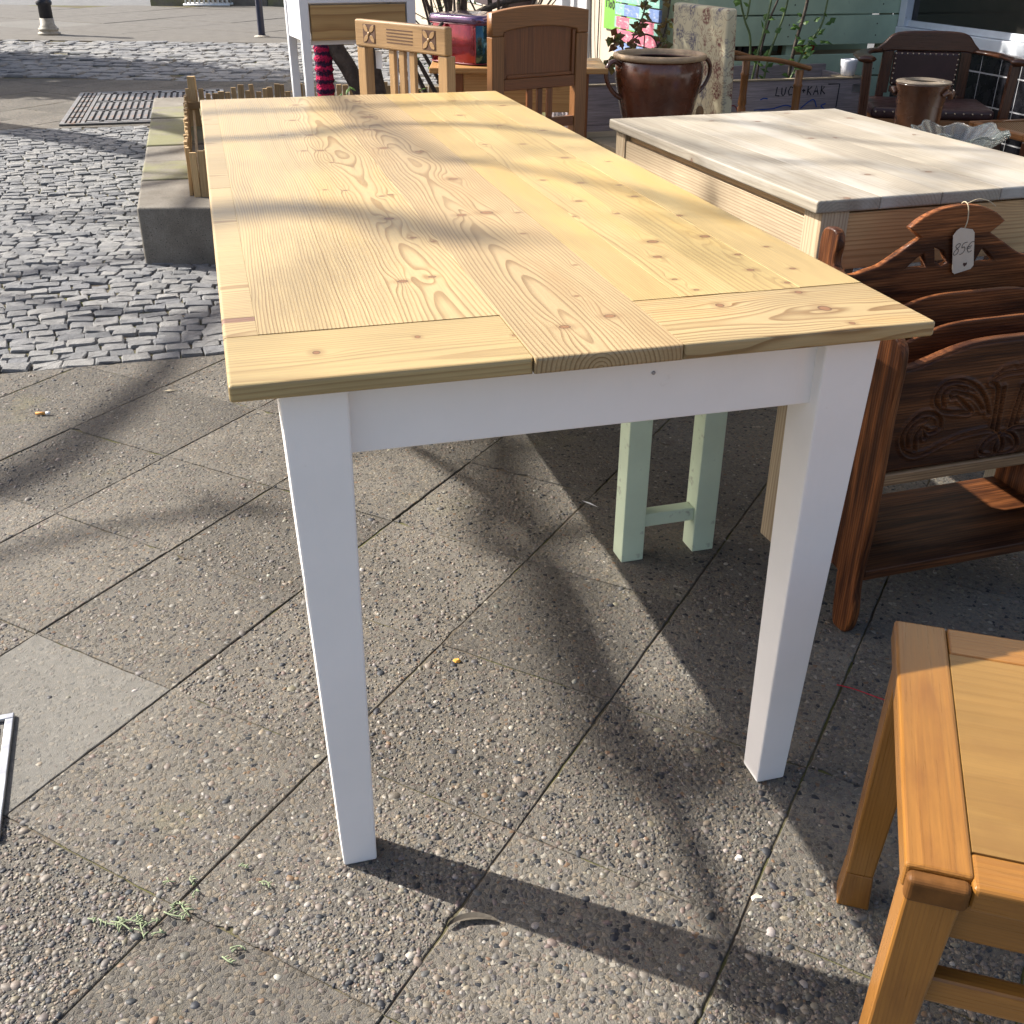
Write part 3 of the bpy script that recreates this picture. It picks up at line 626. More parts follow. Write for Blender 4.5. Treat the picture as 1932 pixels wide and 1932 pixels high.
def price_tag():
    t = thing('price_tag', 'paper price tag reading 85€ hanging from carved rack crest', 'tag', (.645, 1.66, 0), 18.0)
    o = [(.273, .700), (.305, .694), (.311, .690), (.335, .643), (.331, .634), (.300, .622), (.293, .626), (.277, .655), (.252, .690), (.258, .697)]
    o = [(.262, .703), (.270, .708), (.297, .703), (.303, .697), (.317, .634), (.312, .627), (.277, .620), (.271, .624), (.256, .694)]
    y = .2330
    cutout('card', o, [], .0012, M_CARD, t, 'xz', (0, y, 0), bev=.0003)
    tube('string', cr([(.279, .239, .7025), (.2785, .2335, .7045), (.281, .2325, .722), (.279, .236, .746), (.279, .248, .7515), (.28, .258, .742), (.281, .260, .72)], 5), .0011, M_TWINE, t, 6)
    tube('string', cr([(.279, .240, .750), (.300, .2385, .757), (.325, .239, .752), (.343, .238, .741)], 5), .0009, M_TWINE, t, 5)
    org = Vector((0, y - .0012, 0)); ex = Vector((1, 0, 0)); ez = Vector((0, 0, 1))
    def at(l, ox, oz, s): return [(ox + p[0] * s + p[1] * s * .12, oz + p[1] * s + p[0] * s * .16) for p in l]
    e8 = [(.55, .95), (.3, 1.0), (.12, .82), (.3, .6), (.52, .4), (.5, .1), (.25, .0), (.08, .2), (.25, .48), (.5, .7), (.55, .95)]
    n5 = [[(.6, 1.0), (.2, .95), (.15, .58), (.4, .62), (.55, .35), (.4, .05), (.1, .0)]]
    eu = [[(.75, .95), (.45, 1.0), (.2, .7), (.2, .3), (.45, .0), (.75, .1)], [(.02, .58), (.6, .60)], [(.02, .40), (.55, .42)]]
    L = [at(e8, .262, .656, .021)] + [at(l, .276, .657, .021) for l in n5] + [at(l, .290, .659, .019) for l in eu]
    strokes('lettering', L, .0012, org, ex, ez, M_INK, t)
    h = [(0, -.004), (.004, .0005), (.0035, .003), (.0018, .0035), (0, .0018), (-.0018, .0035), (-.0035, .003), (-.004, .0005)]
    cutout('heart_mark', [(.296 + a * 1.1, .637 + b * 1.1) for a, b in h], [], .0008, plain('heart brown', (.07, .028, .02), .6), t, 'xz', (0, y - .0008, 0), bev=.0001)
price_tag()

# ================================================================== BEECH CHAIR (bottom right)
def beech_chair():
    t = thing('chair', 'honey coloured beech chair with plywood seat in lower right corner', 'chair', (.357, .672, 0), -16.2)
    Wd, D, H = .42, .418, .445
    bz, bx, by = W('beech', 'z'), W('beech', 'x'), W('beech', 'y')
    box('seat_rail', t, 0, .060, .0125, D, H - .030, H, by, .004, seg=3)
    box('seat_rail', t, .0605, Wd, D - .055, D - .0003, H - .030, H - .0005, bx, .003, seg=3)
    box('seat_rail', t, .058, Wd, 0, .046, H - .031, H - .0008, bx, .005, seg=3)
    box('seat_rail', t, Wd - .055, Wd, .0465, D - .0555, H - .030, H - .0006, by, .006, seg=4)
    box('corner_block', t, .002, .0575, -.004, .012, H - .031, H - .002, plain('worn dark corner', (.115, .048, .012), .5, var=.35, scale=40, spec=.2), .006, seg=4)
    box('seat_panel', t, .0602, Wd - .0552, .0463, D - .0552, H - .014, H - .0012, W('ply', 'x'), .0005)
    for x, y in ((.006, .010), (.008, D - .058)):
        sgn = 1 if y > .2 else -1
        taper('leg', t, (x - .006, x + .030, y + sgn * .004, y + .036 + sgn * .004), (x, x + .050, y, y + .046), 0.06, H - .0305, bz, .003)
        taper('leg_foot', t, (x - .010, x + .033, y - .002 + sgn * .004, y + .039 + sgn * .004), (x - .0062, x + .0302, y - .0002 + sgn * .004, y + .0362 + sgn * .004), 0.0, .0603, bz, .002)
    for y in (.012, D - .05): box('back_leg', t, Wd - .045, Wd - .005, y, y + .038, 0, H + .42, bz, .005)
    box('back_rest', t, Wd - .035, Wd - .015, .05, D - .05, H + .28, H + .41, by, .006)
    for y in (.018, D - .042): box('apron', t, .052, Wd - .046, y, y + .022, H - .088, H - .032, bx, .003)
    box('apron', t, .012, .034, .058, D - .06, H - .085, H - .032, by, .003)
    box('stretcher', t, .038, Wd - .046, .018, .040, .262, .298, bx, .006, seg=3); box('stretcher', t, .038, Wd - .046, D - .05, D - .03, .262, .298, bx, .006, seg=3)
beech_chair()

# ================================================================== CHAIRS, DESK AND SMALL TABLE BEHIND THE LONG TABLE
M_BURN = plain('burnt carving', (.075, .032, .014), .7); M_TAGW = plain('white tag', (.78, .77, .75), .6, var=.03)
def oak_chair():
    t = thing('chair', 'light oak chair with two carved flowers on its top rail', 'chair', (-.516, 3.73, 0), -45.8); t.scale = (1.07, 1.07, .9825)
    w = .42; z, x = W('oak', 'z'), W('oak', 'x')
    box('top_rail', t, 0, w, -.004, .022, .868, .950, x, .006, seg=3)
    for a in (0, w - .042): box('back_leg', t, a + .001, a + .041, 0, .032, 0, .8675, z, .003)
    for a in (.163, .210, .258): box('slat', t, a - .0125, a + .0125, .004, .016, .50, .8675, z, .002)
    box('back_rail', t, .042, w - .042, .004, .020, .470, .4995, x, .002)
    box('seat', t, .0, w, -.41, -.001, .435, .455, W('oak', 'y'), .006)
    for a in (.004, w - .044):
        box('front_leg', t, a, a + .04, -.405, -.365, 0, .4345, z, .003); box('apron', t, a + .008, a + .03, -.364, -.001, .37, .434, W('oak', 'y'), .002)
        box('stretcher', t, a + .010, a + .028, -.364, -.001, .16, .19, W('oak', 'y'), .002)
    box('apron', t, .045, w - .045, -.398, -.376, .37, .434, x, .002)
    for cx in (.072, w - .072):                     # carved flowers
        fl = box('carved_flower', t, cx - .029, cx + .029, -.0052, -.0035, .882, .938, M_BURN, 0)
        for k in range(4):
            a = R(45 + 90 * k); pts = [(cx + r_ * math.cos(a + d_), .910 + r_ * math.sin(a + d_)) for r_, d_ in ((.006, 0), (.016, .42), (.027, .26), (.035, 0), (.027, -.26), (.016, -.42))]
            pts = [(min(max(p[0], cx - .028), cx + .028), min(max(p[1], .8832), .9372)) for p in pts]
            pe = cutout('petal', cr(pts, 3, True), [], .002, x, fl, 'xz', (-fl.location.x, -.0056 - fl.location.y, -fl.location.z), bev=.0005)
        bo = ob('flower_centre', lathe_me([(.0062, 0), (.005, .0022), (.001, .0032)], 14), x, fl, (0, -.0015, 0), (R(90), 0, 0))
    for k in range(5): box('carved_line', t, .155, .275, -.0048, -.0035, .889 + k * .0095, .892 + k * .0095, M_BURN, 0)
    return t
oak_chair()
tg = thing('price_tag', 'small blank white tag hanging behind the light oak chair', 'tag', (-.516, 3.73, 0), -45.8); tg.scale = (1.07, 1.07, .9825)
box('card', tg, .045, .075, .036, .0368, .800, .855, M_TAGW, 0); tube('string', [(.06, .0364, .853), (.058, .030, .866), (.05, .024, .872)], .0008, M_TWINE, tg, 5)

def dark_chair():
    t = thing('chair', 'brown oak chair with panelled back behind far right table corner', 'chair', (-.077, 3.828, 0), 33.7)
    w = .402; z, x = W('oakmid', 'z'), W('oakmid', 'x'); dz, dx = W('oakdark', 'z'), W('oakdark', 'x')
    for a in (0, w - .050): box('back_leg', t, a, a + .050, 0, .034, 0, .872, z, .003)
    top = [(0, .8725), (.046, .8725)] + [(float(u), float(.886 + .014 * (1 - ((u - w / 2) / (w / 2 - .05)) ** 2))) for u in np.linspace(.0505, w - .0505, 15)] + [(w - .046, .8725), (w, .8725), (w, .945)] + [(float(u), float(.945 + .019 * (1 - ((u - w / 2) / (w / 2)) ** 2))) for u in np.linspace(w, 0, 21)][1:]
    cutout('top_rail', top, [], .034, x, t, 'xz', (0, .017, 0), bev=.004)
    box('back_panel', t, .0505, w - .0505, .014, .022, .7375, .905, dz, .001)
    for a, b, c, d in ((.0505, .064, .7375, .885), (w - .064, w - .0505, .7375, .885)): box('moulding', t, a, b, .006, .0138, c, d, dz, .003)
    box('moulding', t, .0645, w - .0645, .006, .0138, .7375, .750, dx, .003)
    box('mid_rail', t, .0505, w - .0505, .003, .028, .700, .737, dx, .003)
    for a in (.152, .195, .238): box('slat', t, a, a + .022, .009, .021, .600, .6995, dz, .0015)
    box('back_rail', t, .0505, w - .0505, .004, .026, .566, .5995, dx, .002)
    box('seat', t, 0, w, .036, .40, .425, .448, W('oakmid', 'y'), .006)
    for a in (.004, w - .044):
        box('front_leg', t, a, a + .04, .355, .395, 0, .4245, z, .003); box('apron', t, a + .008, a + .03, .035, .3545, .36, .4245, W('oakmid', 'y'), .002)
    box('apron', t, .045, w - .045, .365, .387, .36, .4245, x, .002); box('stretcher', t, .05, w - .05, .008, .026, .2, .235, x, .002)
dark_chair()

M_WHITE2 = plain('white stand paint', (.60, .60, .61), .45, var=.03, scale=6, bump=.15, bscale=80)
def desk():
    t = thing('washstand', 'slim white painted stand with a pine drawer behind the oak chair', 'stand', (-.735, 3.95, 0), 22.0)
    w, d = .415, .27
    for a in (0, 1):
        for b in (0, 1):
            x0, y0 = (0 if not a else w - .034), (0 if not b else d - .03)
            taper('leg', t, (x0 + (.008 if not a else .006), x0 + (.028 if not a else .026), y0 + .005, y0 + .025), (x0, x0 + .034, y0, y0 + .03), 0, 1.12, M_WHITE2, .003)
    for x0 in (.006, w - .024): box('side_panel', t, x0, x0 + .018, .030, d - .030, .845, 1.10, M_WHITE2, .002)
    box('shelf_top', t, .025, w - .025, .002, d - .004, .962, .980, M_WHITE2, .003)
    dr = box('drawer_front', t, .0385, w - .0385, .004, .022, .846, .957, W('drawer', 'x'), .002)
    ob('knob', lathe_me([(.006, 0), (.007, .012), (.013, .018), (.014, .026), (.008, .032), (.001, .033)], 18), M_WHITE2, dr, (.02, -.009, -.01), (R(90), 0, 0))
    box('back_panel', t, .034, w - .034, d - .02, d - .008, .85, 1.10, M_WHITE2, .001); box('rail', t, .034, w - .034, .03, .045, .83, .8445, M_WHITE2, .001)
desk()

def pine_table():
    t = thing('side_table', 'low pine side table with drawer standing behind the panelled chair', 'table', (-.345, 4.55, 0), 1.0)
    w, d, H = .722, .40, .70; dz = W('oakdark', 'z')
    for k in range(3): box('plank', t, 0, w, d * k / 3 + .0004, d * (k + 1) / 3 - .0004, H - .022, H - (.0005 if k == 1 else 0), W('pine', 'x'), .004, seg=3)
    for x in (.075, w - .135):
        for y in (.03, d - .09): box('leg', t, x, x + .06, y, y + .06, 0, H - .0225, dz, .003)
    box('drawer_front', t, .1355, w - .1355, .034, .054, H - .172, H - .024, W('pine', 'x'), .002)
    for x in (.080, w - .105): box('apron', t, x, x + .02, .0905, d - .0905, H - .17, H - .023, W('pine', 'y'), .001)
    box('apron', t, .1355, w - .1355, d - .06, d - .04, H - .17, H - .023, W('pine', 'x'), .001)
pine_table()

def foil(name, c, r=.16):
    g = G(name, r, .6); p = g.obj(); g.color(g.mix(g.ramp(g.noise(p, 18, 4, .6), [(.35, 0.), (.65, .6)]), c, tuple(min(1, x * 1.4 + .01) for x in c))); g.set('Metallic', .75); g.set('Coat Weight', .6); g.set('Coat Roughness', .08)
    g.bump(g.noise(p, 28, 3, .6), .35, .006); return g.mat
def pouf():
    t = thing('cushion_box', 'shiny red foil pouf with purple top on the pine side table', 'pouf', (-.185, 4.775, .7005), -40.0)
    hx, hy, H, n = .148, .118, .185, 64
    def ring(s, z):
        out = []
        for k in range(n):
            a = 2 * math.pi * (k + .5) / n; c, q = math.cos(a), math.sin(a); e = 5.0
            r_ = 1 / ((abs(c) ** e + abs(q) ** e) ** (1 / e)); out.append((c * r_ * hx * s, q * r_ * hy * s, z))
        return out
    lev = [(0.95, 0), (.985, .008)] + [(1 + .075 * math.sin(math.pi * u), .010 + u * (H - .045)) for u in np.linspace(.02, 1, 11)]
    tp = [(1.0, H - .034), (1.035, H - .026), (1.035, H - .010), (.99, H - .002), (.90, H + .001), (.6, H + .004), (.2, H + .005)]
    rings = [ring(s, z) for s, z in lev]; mats = {'red': foil('red foil', (.17, .006, .014)), 'teal': foil('teal foil', (.015, .06, .075)), 'purple': foil('purple foil', (.13, .075, .14))}
    # four side panels meet at the corners
    def seg(k): a = (360 * (k + .5) / n) % 360; return 0 if a < 52 or a > 308 else 1 if a < 128 else 2 if a < 232 else 3
    for s_, m_ in ((3, 'red'), (0, 'teal'), (1, 'red'), (2, 'teal')):
        v = [p for r_ in rings for p in r_]; f = [(i * n + k, i * n + (k + 1) % n, (i + 1) * n + (k + 1) % n, (i + 1) * n + k) for i in range(len(rings) - 1) for k in range(n) if seg(k) == s_]
        ob('panel', mk_mesh('panel', v, f, True), mats[m_], t)
    rr = [ring(s, z) for s, z in tp]; v = [p for r_ in rr for p in r_]
    f = [(i * n + k, i * n + (k + 1) % n, (i + 1) * n + (k + 1) % n, (i + 1) * n + k) for i in range(len(rr) - 1) for k in range(n)] + [tuple((len(rr) - 1) * n + k for k in range(n))]
    ob('lid', mk_mesh('lid', v, f, True), mats['purple'], t); ob('base', mk_mesh('base', ring(.95, 0), [tuple(reversed(range(n)))]), mats['red'], t)
    pip = plain('piping', (.16, .012, .02), .4)
    for k0 in (9, 23, 41, 55): tube('piping', [(r_[k0][0] * 1.006, r_[k0][1] * 1.006, r_[k0][2]) for r_ in rings], .0022, pip, t, 6)
    R0 = rings[-1]; tube('piping', [(p[0] * 1.004, p[1] * 1.004, p[2] + .002) for p in R0 + R0[:1]], .0024, pip, t, 6)
    R0 = rings[1]; tube('piping', [(p[0] * 1.01, p[1] * 1.01, p[2] - .002) for p in R0 + R0[:1]], .0026, pip, t, 6)
    tube('handle', cr([(-.04, -.127, .150), (-.035, -.141, .146), (-.055, -.148, .118), (-.064, -.138, .108)], 6), [.006, .008, .007, .008, .006, .008] * 3 + [.006], plain('dark cord', (.045, .032, .03), .9, bump=.6, bscale=300), t, 8)
pouf()

# ================================================================== CROCKS, BENCH UNDER THE POT, BOWL
M_SOIL = plain('soil', (.055, .038, .025), .95, var=.4, scale=40, bump=.9, bscale=90, bd=.01)
def mat_glaze():
    g = G('brown salt glaze', .22, .5); p = g.obj(); c = g.ramp(g.noise(p, 7, 7, .6), [(.3, (.055, .017, .009)), (.62, (.125, .04, .018)), (.85, (.20, .075, .03))]); g.color(c)
    g.set('Roughness', g.ramp(g.noise(p, 24, 5), [(.3, .15), (.7, .38)])); g.set('Coat Weight', .4); g.set('Coat Roughness', .12); g.bump(g.noise(p, 14, 4), .25, .004); return g.mat
M_GLAZE = mat_glaze(); M_RIM = plain('worn clay rim', (.36, .25, .15), .6, var=.25, scale=22, dirt=((.10, .045, .022), 16, .58))
def pot():
    t = thing('crock', 'large brown glazed stoneware pot with two ear handles on low bench', 'pot', (.592, 4.66, .4205), 20.0)
    prof = [(.128, 0), (.133, .006), (.140, .06), (.157, .13), (.174, .20), (.181, .25), (.180, .285), (.172, .302), (.170, .308)]
    inn = [(.163, .310), (.164, .29), (.168, .25), (.150, .13), (.125, .02), (.02, .014)]
    ob('body', lathe_me(prof + inn, 56), M_GLAZE, t)
    ob('rim', lathe_me([(.171, .306), (.186, .309), (.192, .318), (.190, .327), (.180, .331), (.168, .327), (.1635, .316), (.164, .306)], 56), M_RIM, t)
    for s in (1, -1):
        pts = cr([(s * .176, 0, .290), (s * .205, 0, .304), (s * .232, 0, .285), (s * .236, 0, .245), (s * .218, 0, .205), (s * .195, 0, .180), (s * .170, 0, .165)], 5)
        tube('handle', pts, [.014 - .003 * math.sin(math.pi * i / (len(pts) - 1)) for i in range(len(pts))], M_GLAZE, t, 10, flat=.75)
pot()
tg = thing('price_tag', 'round brown paper tag hanging from the right pot handle', 'tag', (.592, 4.66, .4205), 20.0)
ob('card', lathe_me([(.026, 0), (.026, .001)], 24), plain('kraft paper', (.22, .13, .065), .8, var=.3), tg, (.187, -.034, .098), (R(82), R(-20), R(25)))
tube('string', cr([(.187, -.032, .122), (.20, -.022, .15), (.212, -.012, .195), (.222, .004, .200)], 4), .0012, M_TWINE, tg, 5)
def bench():
    t = thing('bench', 'low weathered wooden bench carrying the large brown pot', 'bench', (.405, 4.395, 0), 20.0)
    for k in range(3): box('plank', t, 0, .62, .135 * k + .001, .135 * (k + 1) - .001, .394, .42, W('bench', 'x'), .003)
    for x in (.04, .53):
        for y in (.03, .32): box('leg', t, x, x + .05, y, y + .05, 0, .3935, W('bench', 'z'), .002)
    for y in (.04, .35): box('apron', t, .0905, .5295, y, y + .02, .32, .3935, W('bench', 'x'), .001)
    box('apron', t, .045, .065, .0805, .3195, .32, .3935, W('bench', 'y'), .001)
bench()
M_GLAZE2 = plain('brown crock glaze', (.105, .045, .022), .25, var=.5, scale=5, coat=.4)
def crock():
    t = thing('crock', 'small brown salt glazed crock with curled lugs in front of leather armchair', 'pot', (1.63, 4.50, .4005), -35)
    ob('body', lathe_me([(.080, 0), (.084, .005), (.086, .10), (.090, .18), (.098, .235), (.106, .258), (.1065, .262), (.078, .262), (.075, .25), (.072, .1), (.068, .02), (.01, .015)], 44), M_GLAZE2, t)
    ob('rim', lathe_me([(.104, .2625), (.1075, .266), (.105, .2695), (.085, .2700), (.079, .2735), (.0725, .2735), (.072, .2625)], 44), plain('crock rim', (.34, .27, .19), .4, var=.3), t)
    for s in (1, -1):
        tube('lug', cr([(s * .094, -.040, .222), (s * .106, -.030, .236), (s * .112, -.012, .226), (s * .110, .008, .214), (s * .112, .024, .226), (s * .104, .038, .232), (s * .094, .042, .218)], 5), .0105, M_GLAZE2, t, 9)
crock()
t = thing('stool', 'dark wooden stool carrying the small brown crock', 'stool', (1.63, 4.50, 0), 18)
box('seat', t, -.15, .15, -.15, .15, .375, .40, W('mahog', 'x'), .006)
for a in (-.12, .085):
    for b in (-.12, .085): box('leg', t, a, a + .035, b, b + .035, 0, .3745, W('mahog', 'z'), .003)
t = thing('side_table', 'small dark side table carrying the glass bowl', 'table', (1.35, 3.70, 0), 18)
for k in range(3): box('plank', t, 0, .52, .13 * k + .0005, .13 * (k + 1) - .0005, .455, .478, W('mahog', 'x'), .003)
for x in (.03, .45):
    for y in (.03, .32): box('leg', t, x, x + .04, y, y + .04, 0, .4545, W('mahog', 'z'), .003)
for y in (.035, .335): box('apron', t, .0705, .4495, y, y + .02, .39, .4545, W('mahog', 'x'), .001)
def bowl():
    t = thing('glass_bowl', 'clear frosted glass bowl with wavy petal rim on dark side table', 'bowl', (1.585, 3.93, .4785), 10)
    n = 144; rows = [(.055, .0), (.062, .004), (.082, .020), (.115, .045), (.140, .066), (.160, .084), (.168, .090)]; v = []; f = []
    def ringf(r_, z, amp):
        for k in range(n):
            a = 2 * math.pi * k / n; w_ = .6 * math.sin(9 * a + r_ * 26) + .4 * math.sin(4 * a); fl = math.sin(24 * a + r_ * 40) * .022
            v.append(((r_ * (1 + amp * .05 * w_ + fl)) * math.cos(a), (r_ * (1 + amp * .05 * w_ + fl)) * math.sin(a), z + amp * .011 * w_))
    for r_, z in rows: ringf(r_, z, (r_ / .158) ** 3)
    for r_, z in rows[::-1]: ringf(max(r_ - .005, .002), z + .005, (r_ / .158) ** 3)
    m_ = len(rows) * 2
    for i in range(m_ - 1):
        for k in range(n): f.append((i * n + k, i * n + (k + 1) % n, (i + 1) * n + (k + 1) % n, (i + 1) * n + k))
    f.append(tuple(reversed(range(n)))); f.append(tuple((m_ - 1) * n + k for k in range(n)))
    g = G('frosted glass', .12, .5); g.color((.80, .86, .83)); g.set('Transmission Weight', .93); g.set('IOR', 1.48); g.bump(g.noise(g.obj(), 90, 3), .2, .002)
    ob('bowl', mk_mesh('bowl', v, f, True), g.mat, t); box('price_sticker', t, -.105, -.092, -.088, -.0865, .070, .082, M_TAGW, 0, (0, 0, R(30)))
bowl()

# ================================================================== UPHOLSTERED CHAIR
def mat_floral():
    g = G('floral tapestry', .9, .15); X, Y, Z = g.xyz(g.obj()); p = g.com(g.m('ADD', X, Y), 0.0, Z)
    q = g.vm('ADD', p, g.vm('SCALE', g.vm('SUBTRACT', g.noise(p, 14, 3, .5, col=True), (.5, .5, .5)), scale=.03))
    v = g.voro(q, 9.5, 'F1', .35); m1 = g.m('SUBTRACT', 1.0, g.sstep(v['Distance'], .30, .42))
    f = g.voro(p, 62, 'F1', .9); fl = g.m('SUBTRACT', 1.0, g.sstep(f['Distance'], .25, .5)); n_ = g.ramp(g.noise(p, 75, 4, .7), [(.45, 0.), (.55, 1.)])
    mask = g.m('MULTIPLY', m1, g.m('MAXIMUM', g.m('MULTIPLY', fl, .9), n_))
    vine = g.m('MULTIPLY', g.m('LESS_THAN', g.m('ABSOLUTE', g.m('SUBTRACT', g.noise(p, 16, 3, .6, 1.2), .5)), .022), .55)
    base = g.ramp(g.noise(p, 5, 5), [(.3, (.46, .41, .27)), (.7, (.56, .50, .35))]); mot = g.ramp(g.xyz(v['Color'])[0], [(0, (.17, .07, .06)), (.5, (.13, .12, .15)), (1, (.21, .10, .075))], 'CONSTANT')
    c = g.mix(g.m('MAXIMUM', mask, vine, clamp=True), base, mot); g.color(c); g.bump(g.noise(g.obj(), 700, 2), .5, .001); return g.mat
M_FLOR = mat_floral()
def floral_chair():
    t = thing('armchair', 'armchair with floral tapestry back and bare wooden arms behind big pot', 'armchair', (.915, 4.83, 0), 21.0)
    o = box('backrest', t, -.025, .025, 0, .47, .40, .905, M_FLOR, .012, (0, R(-3), 0), 4)
    box('seat', t, .04, .46, .03, .44, .34, .43, M_FLOR, .03, seg=4)
    for y in (.018, .452):
        pts = cr([(.03, y, .712), (.16, y, .708), (.29, y, .690), (.38, y, .668), (.415, y, .660)], 5); tube('arm', pts, [.015, .016] + [.018] * (len(pts) - 4) + [.021, .019], W('oakmid', 'x'), t, 10, flat=.6)
        prof = [(.017, .0), (.018, .30), (.021, .44), (.016, .45), (.021, .46), (.017, .50), (.018, .585), (.022, .592), (.017, .60), (.019, .655)]
        ob('arm_post', lathe_me(prof, 16), W('oakmid', 'z'), t, (.365, y, 0)); box('back_leg', t, -.01, .03, y - .018, y + .018, 0, .40, W('oakmid', 'z'), .003)
    box('seat_rail', t, .03, .36, .008, .028, .27, .335, W('oakmid', 'x'), .002); box('seat_rail', t, .355, .375, .04, .43, .27, .335, W('oakmid', 'y'), .002)
floral_chair()

# ================================================================== GRAFFITI PLANTER, ITS PLANTS, CUP
def leaf_vf(v, f, p, d, nrm, L, Wd):
    d = d.normalized(); x = d.cross(nrm)
    if x.length < 1e-4: x = d.cross(Vector((.3, .8, .5)))
    x.normalize(); nn = x.cross(d); b = len(v)
    v += [p, p + d * L * .45 + x * Wd * .5 - nn * Wd * .12, p + d * L - nn * L * .12, p + d * L * .45 - x * Wd * .5 - nn * Wd * .12, p + d * L * .5 + nn * Wd * .06]
    f += [(b, b + 1, b + 4), (b + 1, b + 2, b + 4), (b + 2, b + 3, b + 4), (b + 3, b, b + 4)]
def mat_leaf(name, c0, c1, tr=.35):
    g = G(name, .5, .4); isl = g.n('ShaderNodeNewGeometry').outputs['Random Per Island']; g.color(g.ramp(isl, [(0, c0), (1, c1)])); g.set('Subsurface Weight', 0.0)
    t_ = g.n('ShaderNodeBsdfTranslucent'); g.put(t_.inputs[0], g.ramp(isl, [(0, tuple(x * 1.3 for x in c0)), (1, tuple(x * 1.4 for x in c1))])); mx = g.n('ShaderNodeMixShader'); mx.inputs[0].default_value = tr
    g.nt.links.new(g.b.outputs[0], mx.inputs[1]); g.nt.links.new(t_.outputs[0], mx.inputs[2]); g.nt.links.new(mx.outputs[0], g.nt.nodes['Material Output'].inputs[0]); return g.mat
M_LEAFG = mat_leaf('green leaf', (.05, .11, .02), (.10, .19, .035)); M_LEAFR = mat_leaf('reddish leaf', (.13, .05, .02), (.09, .12, .03)); M_CANE = plain('green cane', (.10, .14, .05), .55, var=.35, scale=30); M_BARK = plain('dark bark', (.075, .055, .042), .9, var=.4, scale=25, bump=.9, bscale=60, bd=.01, dirt=((.16, .16, .12), 9, .6))
M_WIRE = plain('rusty wire', (.05, .035, .03), .7, metal=.5)
PL = ((1.2, 5.6, 0), 15.5); M_GREY = W('grey', 'x')
M_BLUEP = plain('blue marker', (.02, .06, .26), .5); M_REDP = plain('red marker', (.25, .02, .03), .5); M_STEEL = plain('galvanised steel', (.36, .37, .39), .4, metal=.9, var=.2)
def planter():
    t = thing('planter_box', 'weathered grey wooden planter box scribbled with marker graffiti', 'planter', *PL)
    a, b, d = -.95, .60, .40
    for k, (z0, z1) in enumerate(((0.01, .178), (.180, .357), (.359, .535))):
        box('board', t, a, b, 0, .022, z0, z1, M_GREY, .002); box('board', t, a, b, d - .022, d, z0, z1 + (.03 if k == 2 else 0), M_GREY, .002)
        for x in (a, b - .022): box('board', t, x, x + .022, .0225, d - .0225, z0, z1, W('grey', 'y'), .002)
    box('soil', t, a + .023, b - .023, .0235, d - .0235, .02, .48, M_SOIL, 0)
    box('corner_plate', t, b - .06, b - .006, -.003, -.0005, .47, .51, M_STEEL, .0005)
    box('rim', t, a - .004, b + .004, -.006, .028, .5355, .543, W('bench', 'x'), .002)
    ex, ez, org = Vector((1, 0, 0)), Vector((0, 0, 1)), Vector((0, -.0015, 0))
    def at(l, x, z, s): return [(x + p[0] * s, z + p[1] * s) for p in l]
    S = .042; x = .112; lines = []
    for glyph, wd in (([[(.1, 1), (0, .05), (.5, 0)]], .62), ([[(0, .9), (.05, .2), (.25, 0), (.45, .2), (.55, .95)]], .72), ([[(.6, .85), (.3, 1), (.05, .5), (.2, .05), (.6, .1)]], .72), ([[(0, 0), (.35, 1), (.7, 0)], [(.15, .4), (.6, .42)]], .85), ([[(0, .5), (.45, .5)], [(.22, .72), (.22, .28)]], .62),
                      ([[(.05, 1), (.02, 0)], [(.55, .95), (.06, .5), (.55, 0)]], .72), ([[(0, 0), (.3, 1), (.65, 0)], [(.12, .4), (.55, .4)]], .80), ([[(.05, 0), (.05, 1), (.45, .85), (.1, .5), (.6, .05)]], .7)):
        for l in glyph: lines.append(at(l, x, .464, S) if len(l) < 6 else at(cr(l, 3), x, .464, S))
        x += wd * S * 1.18
    lines += [[(.40, .512), (.465, .512), (.462, .40)]]
    strokes('graffiti_lettering', lines, .0062, org, ex, ez, M_INK, t, 0)
    strokes('graffiti_scribble', [[(.03, .448), (.05, .455), (.07, .452)], [(.0, .40), (.05, .402), (.11, .404)], [(.11, .405), (.17, .418), (.21, .41), (.23, .395)], [(.26, .40), (.30, .43), (.33, .44), (.35, .405)], [(.40, .42), (.375, .41), (.395, .395)]], .006, org, ex, ez, M_BLUEP, t)
    strokes('graffiti_scribble', [[(-.14, .42), (-.11, .425), (-.09, .40), (-.085, .37)]], .005, org, ex, ez, M_REDP, t)
planter()
def local(P, x, y, z):
    (ox, oy, oz), rz = P; c, s = math.cos(R(rz)), math.sin(R(rz)); return Vector((ox + x * c - y * s, oy + x * s + y * c, oz + z))
def cup():
    t = thing('cup', 'white faceted porcelain cup standing on the planter edge', 'cup', tuple(local(PL, .53, .045, .5435)), 0)
    ob('body', lathe_me([(.028, 0), (.033, .003), (.040, .03), (.043, .065), (.0435, .078), (.041, .0785), (.040, .065), (.037, .03), (.02, .008), (.001, .007)], 11), plain('porcelain', (.66, .66, .68), .18, var=.02, coat=.4), t)
cup()
c0 = local(PL, .53, .09, 0)
box('corner_shelf', bpy.data.objects['planter_box'], .47, .598, .0285, .11, .5385, .5425, W('bench', 'x'), .001)
